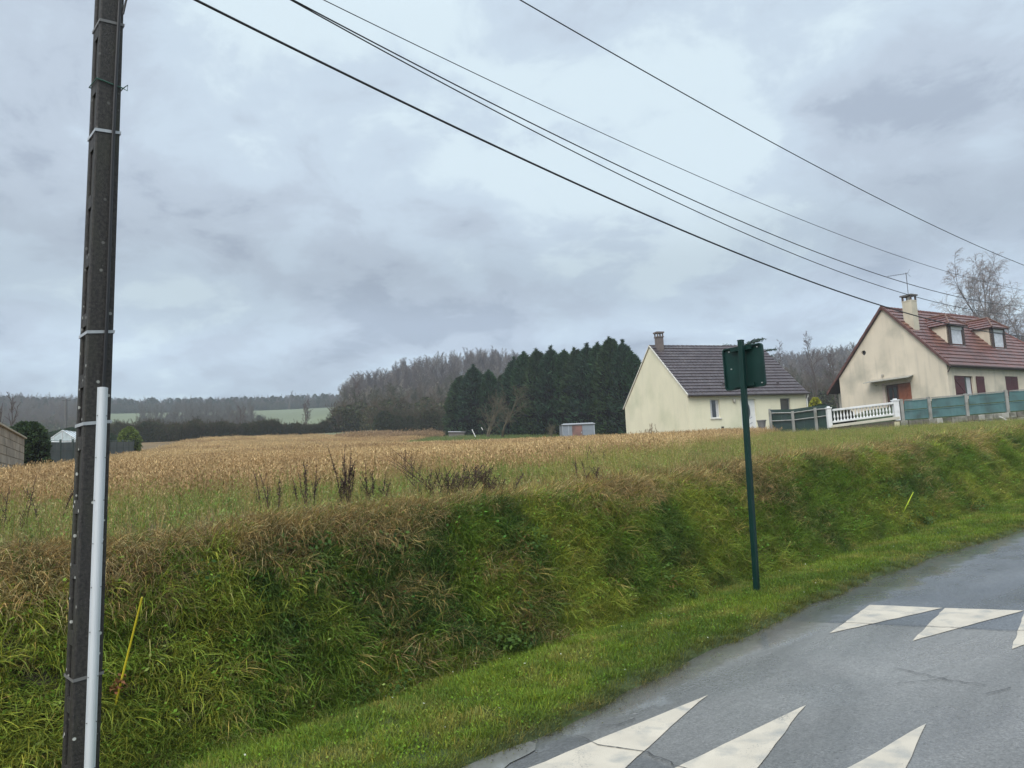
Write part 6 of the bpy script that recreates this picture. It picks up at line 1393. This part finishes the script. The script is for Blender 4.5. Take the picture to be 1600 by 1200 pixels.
c = px_(pr_(pn_(60, 6), .35, .65, 0, 1), (.015, .013, .012), (.044, .038, .033)); c = px_(pr_(pn_(7, 6, (1, 1, .35)), .5, .75, 0, .8), c, (.038, .038, .022)); c = px_(pr_(pn_(170, 2), .66, .72, 0, .45), c, (.20, .19, .17))
vr = Nn.new('ShaderNodeTexVoronoi'); vr.inputs['Scale'].default_value = 19; nt.links.new(tc2.outputs['Object'], vr.inputs['Vector'])
rnd = Nn.new('ShaderNodeSeparateColor'); nt.links.new(vr.outputs['Color'], rnd.inputs[0])
msk = Nn.new('ShaderNodeMath'); msk.operation = 'MULTIPLY'; nt.links.new(pr_(vr.outputs['Distance'], .13, .19, 1, 0), msk.inputs[0]); nt.links.new(pr_(rnd.outputs[0], .74, .76, 0, 1), msk.inputs[1])
sz = Nn.new('ShaderNodeSeparateXYZ'); nt.links.new(tc2.outputs['Object'], sz.inputs[0]); low = pr_(sz.outputs[2], 1.4, 3.0, 1, .12)
m3 = Nn.new('ShaderNodeMath'); m3.operation = 'MULTIPLY'; nt.links.new(msk.outputs[0], m3.inputs[0]); nt.links.new(low, m3.inputs[1])
c = px_(m3.outputs[0], c, (.55, .55, .50)); nt.links.new(c, b.inputs['Base Color']); b.inputs['Roughness'].default_value = .7
bp = Nn.new('ShaderNodeBump'); bp.inputs['Distance'].default_value = .004; bp.inputs['Strength'].default_value = .8; nt.links.new(pn_(120, 4), bp.inputs['Height']); nt.links.new(bp.outputs[0], b.inputs['Normal'])
NP = 4.42                                                     # front face distance from the road axis
pb = W(.985, NP); pb.z = Hs(pb.x, pb.y)
pole = thing('utility_pole', 'tall weathered concrete pole with a white cable guard at the left', 'utility pole', pb)
pole.matrix_world = Matrix.Translation(pb) @ Mz @ Matrix.Rotation(.0203, 4, 'Y')
PH = 6.7 - pb.z; z0w = pb.z
fw = lambda z: np.interp(z + z0w, [0, 4.3, 6.7], [.134, .120, .110]) / 2   # half width of the front face
dw = lambda z: np.interp(z + z0w, [0, 4.3, 6.7], [.195, .155, .140])
sx_ = lambda z: np.interp(z + z0w, [0, 4.3], [POLE_B, POLE_T])
POLE_B, POLE_T = 0.0, 0.0
def frustum(mb, z0, z1, xs, ys):                              # xs,ys: functions z -> (lo, hi)
    i = len(mb.v)
    for z in (z0, z1): (a, c), (d, e_) = xs(z), ys(z); mb.v += [(a, d, z), (c, d, z), (c, e_, z), (a, e_, z)]
    mb.f += [tuple(i + k for k in q) for q in ((3, 2, 1, 0), (4, 5, 6, 7), (0, 1, 5, 4), (1, 2, 6, 5), (2, 3, 7, 6), (3, 0, 4, 7))]
mb = MB()
frustum(mb, -.5, PH, lambda z: (-fw(z), fw(z)), lambda z: (0, dw(z) * .26)); frustum(mb, -.5, PH, lambda z: (-fw(z), fw(z)), lambda z: (dw(z) * .74, dw(z)))
frustum(mb, -.5, PH - .002, lambda z: (-fw(z) * .80, fw(z) * .80), lambda z: (dw(z) * .26 + .001, dw(z) * .74 - .001))
shaft = mb.build('shaft', pm, pole, bevel=.008)
z = -.2; mb = MB()
while z < PH - .1:
    f2 = lambda q: (-fw(z) * .97, fw(z) * .97); frustum(mb, z, z + .07, f2, lambda q: (dw(z) * .26 + .001, dw(z) * .74 - .001)); z += .33
mb.build('ribs', pm, pole)
steel = mat('galvanised_strap', (.42, .43, .44), .45, .12, 20, metal=.3); dsteel = mat('dull_strap', (.16, .155, .15), .6); greenw = mat('green_wire', (.03, .10, .07), .5); blackc = mat('black_cable', (.012, .012, .014), .5)
def band(zw, h, mt, slant=.0, t=.004, nm='strap'):
    z = zw - z0w; mb = MB(); a, d = fw(z) + t, dw(z) + t
    C4 = [(-a, -t), (a, -t), (a, d), (-a, d)]; C5 = [(-a + t, 0), (a - t, 0), (a - t, d - t), (-a + t, d - t)]
    for k in range(4):
        p, q = C4[k], C4[(k + 1) % 4]; sl_ = lambda c_: slant * c_[0]
        mb.quad((*p, z + sl_(p)), (*q, z + sl_(q)), (*q, z + h + sl_(q)), (*p, z + h + sl_(p)))
    return mb.build(nm, mt, pole)
for zw, h, mt_ in ((3.565, .017, steel), (2.44, .016, steel), (1.955, .017, steel), (.675, .016, dsteel), (4.21, .016, dsteel)): band(zw, h, mt_, .12)
z = 3.86 - z0w; a, d = fw(z) + .006, dw(z) + .006; mb = MB(); mb.tube([(-a, -.006, z + .0), (a, -.006, z - .015), (a, d, z), (-a, d, z + .02), (-a, -.006, z)], .004, 6); mb.tube([(a, -.006, z - .015), (a + .02, -.02, z + .005), (a + .018, -.02, z - .03), (a, -.006, z - .015)], .003, 5); mb.build('green_tie', greenw, pole)
# white half round guard with rivets
gm = mat('white_guard', (.62, .64, .66), .4, .06, 3, streak=((.50, .51, .50), .3)); gx = lambda zw: np.interp(zw, [0.2, 2.15], GUARD)
GUARD = (.020, .018); mb = MB(); zt_ = 2.15; k = 8; rw = .0185
i0 = len(mb.v); zs = [-.35, .7, 1.4, zt_]
for zw in zs:
    x = gx(zw)
    mb.v.append((x - rw - .007, -.001, zw - z0w)); mb.v.append((x - rw - .007, -.004, zw - z0w))
    for j in range(k + 1): a = math.pi * (1 - j / k); mb.v.append((x + rw * math.cos(a), -.006 - .022 * math.sin(a) ** .7, zw - z0w))
    mb.v.append((x + rw + .007, -.004, zw - z0w)); mb.v.append((x + rw + .007, -.001, zw - z0w))
m_ = k + 5
for r_ in range(len(zs) - 1):
    for j in range(m_ - 1): p = i0 + r_ * m_ + j; mb.f.append((p, p + 1, p + 1 + m_, p + m_))
mb.f.append(tuple(i0 + (len(zs) - 1) * m_ + j for j in range(m_)))
gd_ = mb.build('cable_guard', gm, pole)
mb = MB(); zw = 2.0
while zw > -.2:
    for sg_ in (-1, 1): x = gx(zw) + sg_ * (rw + .0035); mb.tube([(x, -.0035, zw - z0w), (x, -.008, zw - z0w)], .0028, 6)
    zw -= .22
mb.build('rivets', dsteel, gd_)
# service cable from the guard to the top, with a loose loop near the frame top
pts = []
for zw in np.linspace(2.1, 4.9, 15): z = zw - z0w; pts.append((gx(2.15) + (zw - 2.1) * .006 + .003 * math.sin(zw * 3), -.014, z))
mb = MB(); mb.tube(pts, .009, 7); mb.build('service_cable', blackc, pole)
mb = MB(); mb.tube([(fw(4) - .01, -.02, 4.28 - z0w), (fw(4) + .0, -.03, 4.36 - z0w), (fw(4) + .03, -.03, 4.45 - z0w), (fw(4) + .09, -.02, 4.62 - z0w), (fw(4) + .07, .0, 4.75 - z0w)], .006, 6); mb.build('cable_loop', blackc, pole)
# brackets at the top
for zw in (4.72, 5.08, 6.02): band(zw - .01, .03, dsteel, 0, .006, 'hook_band')
FITS = [((.0063, -.1705, 4.8768), .0085, 'thick black overhead cable, lowest of the five, reaching the peak of the red roof'), ((.0070, -.1677, 5.2235), .0052, 'upper one of the twin overhead cables'),
        ((.0080, -.1991, 5.2791), .0048, 'lower one of the twin overhead cables'), ((.0047, -.1049, 5.2069), .0034, 'thinnest overhead wire, between the twin cables and the top cable'), ((.0031, -.0914, 6.0882), .0058, 'highest overhead cable, entering at the top middle and leaving at the right edge')]
SE = 31.0
for cf, r_, lab in FITS:
    mb = MB(); P = []
    for s in np.concatenate([np.linspace(1.10, 6, 26), np.linspace(6.5, SE, 50)]): v = W(s, 4.55); v.z = np.polyval(cf, s); P.append(v)
    mb.tube(P, r_, 6); tag(mb.build('overhead_cable', blackc), lab, 'cable', 'cables from the concrete pole along the road')
e_ = W(SE + .05, 4.50); e_.z = Hs(e_.x, e_.y); t = thing('utility_pole', 'next concrete pole along the road, beyond the right edge of the picture', 'utility pole', e_); t.matrix_world = Matrix.Translation(e_) @ Mz
mb = MB(); frustum(mb, -.4, 6.9 - e_.z + .3, lambda z: (-.09, .09), lambda z: (-.1, .1)); mb.build('shaft', pm, t, bevel=.01)

# ================================================================== air
hzm = bpy.data.materials.new('damp_air'); hzm.use_nodes = True; nt = hzm.node_tree; nt.nodes.clear()
o_ = nt.nodes.new('ShaderNodeOutputMaterial'); pv = nt.nodes.new('ShaderNodeVolumePrincipled'); pv.inputs['Color'].default_value = (.80, .86, .95, 1); pv.inputs['Density'].default_value = HAZE; pv.inputs['Anisotropy'].default_value = .2
nt.links.new(pv.outputs[0], o_.inputs['Volume'])
mb = MB(); mb.box(-1700, 1700, -1700, 1700, float(GZ.min()) - 1.5, 78.0); o = mb.build('haze', hzm); tag(o, 'thin damp winter air over the whole place', 'haze', kind='stuff')
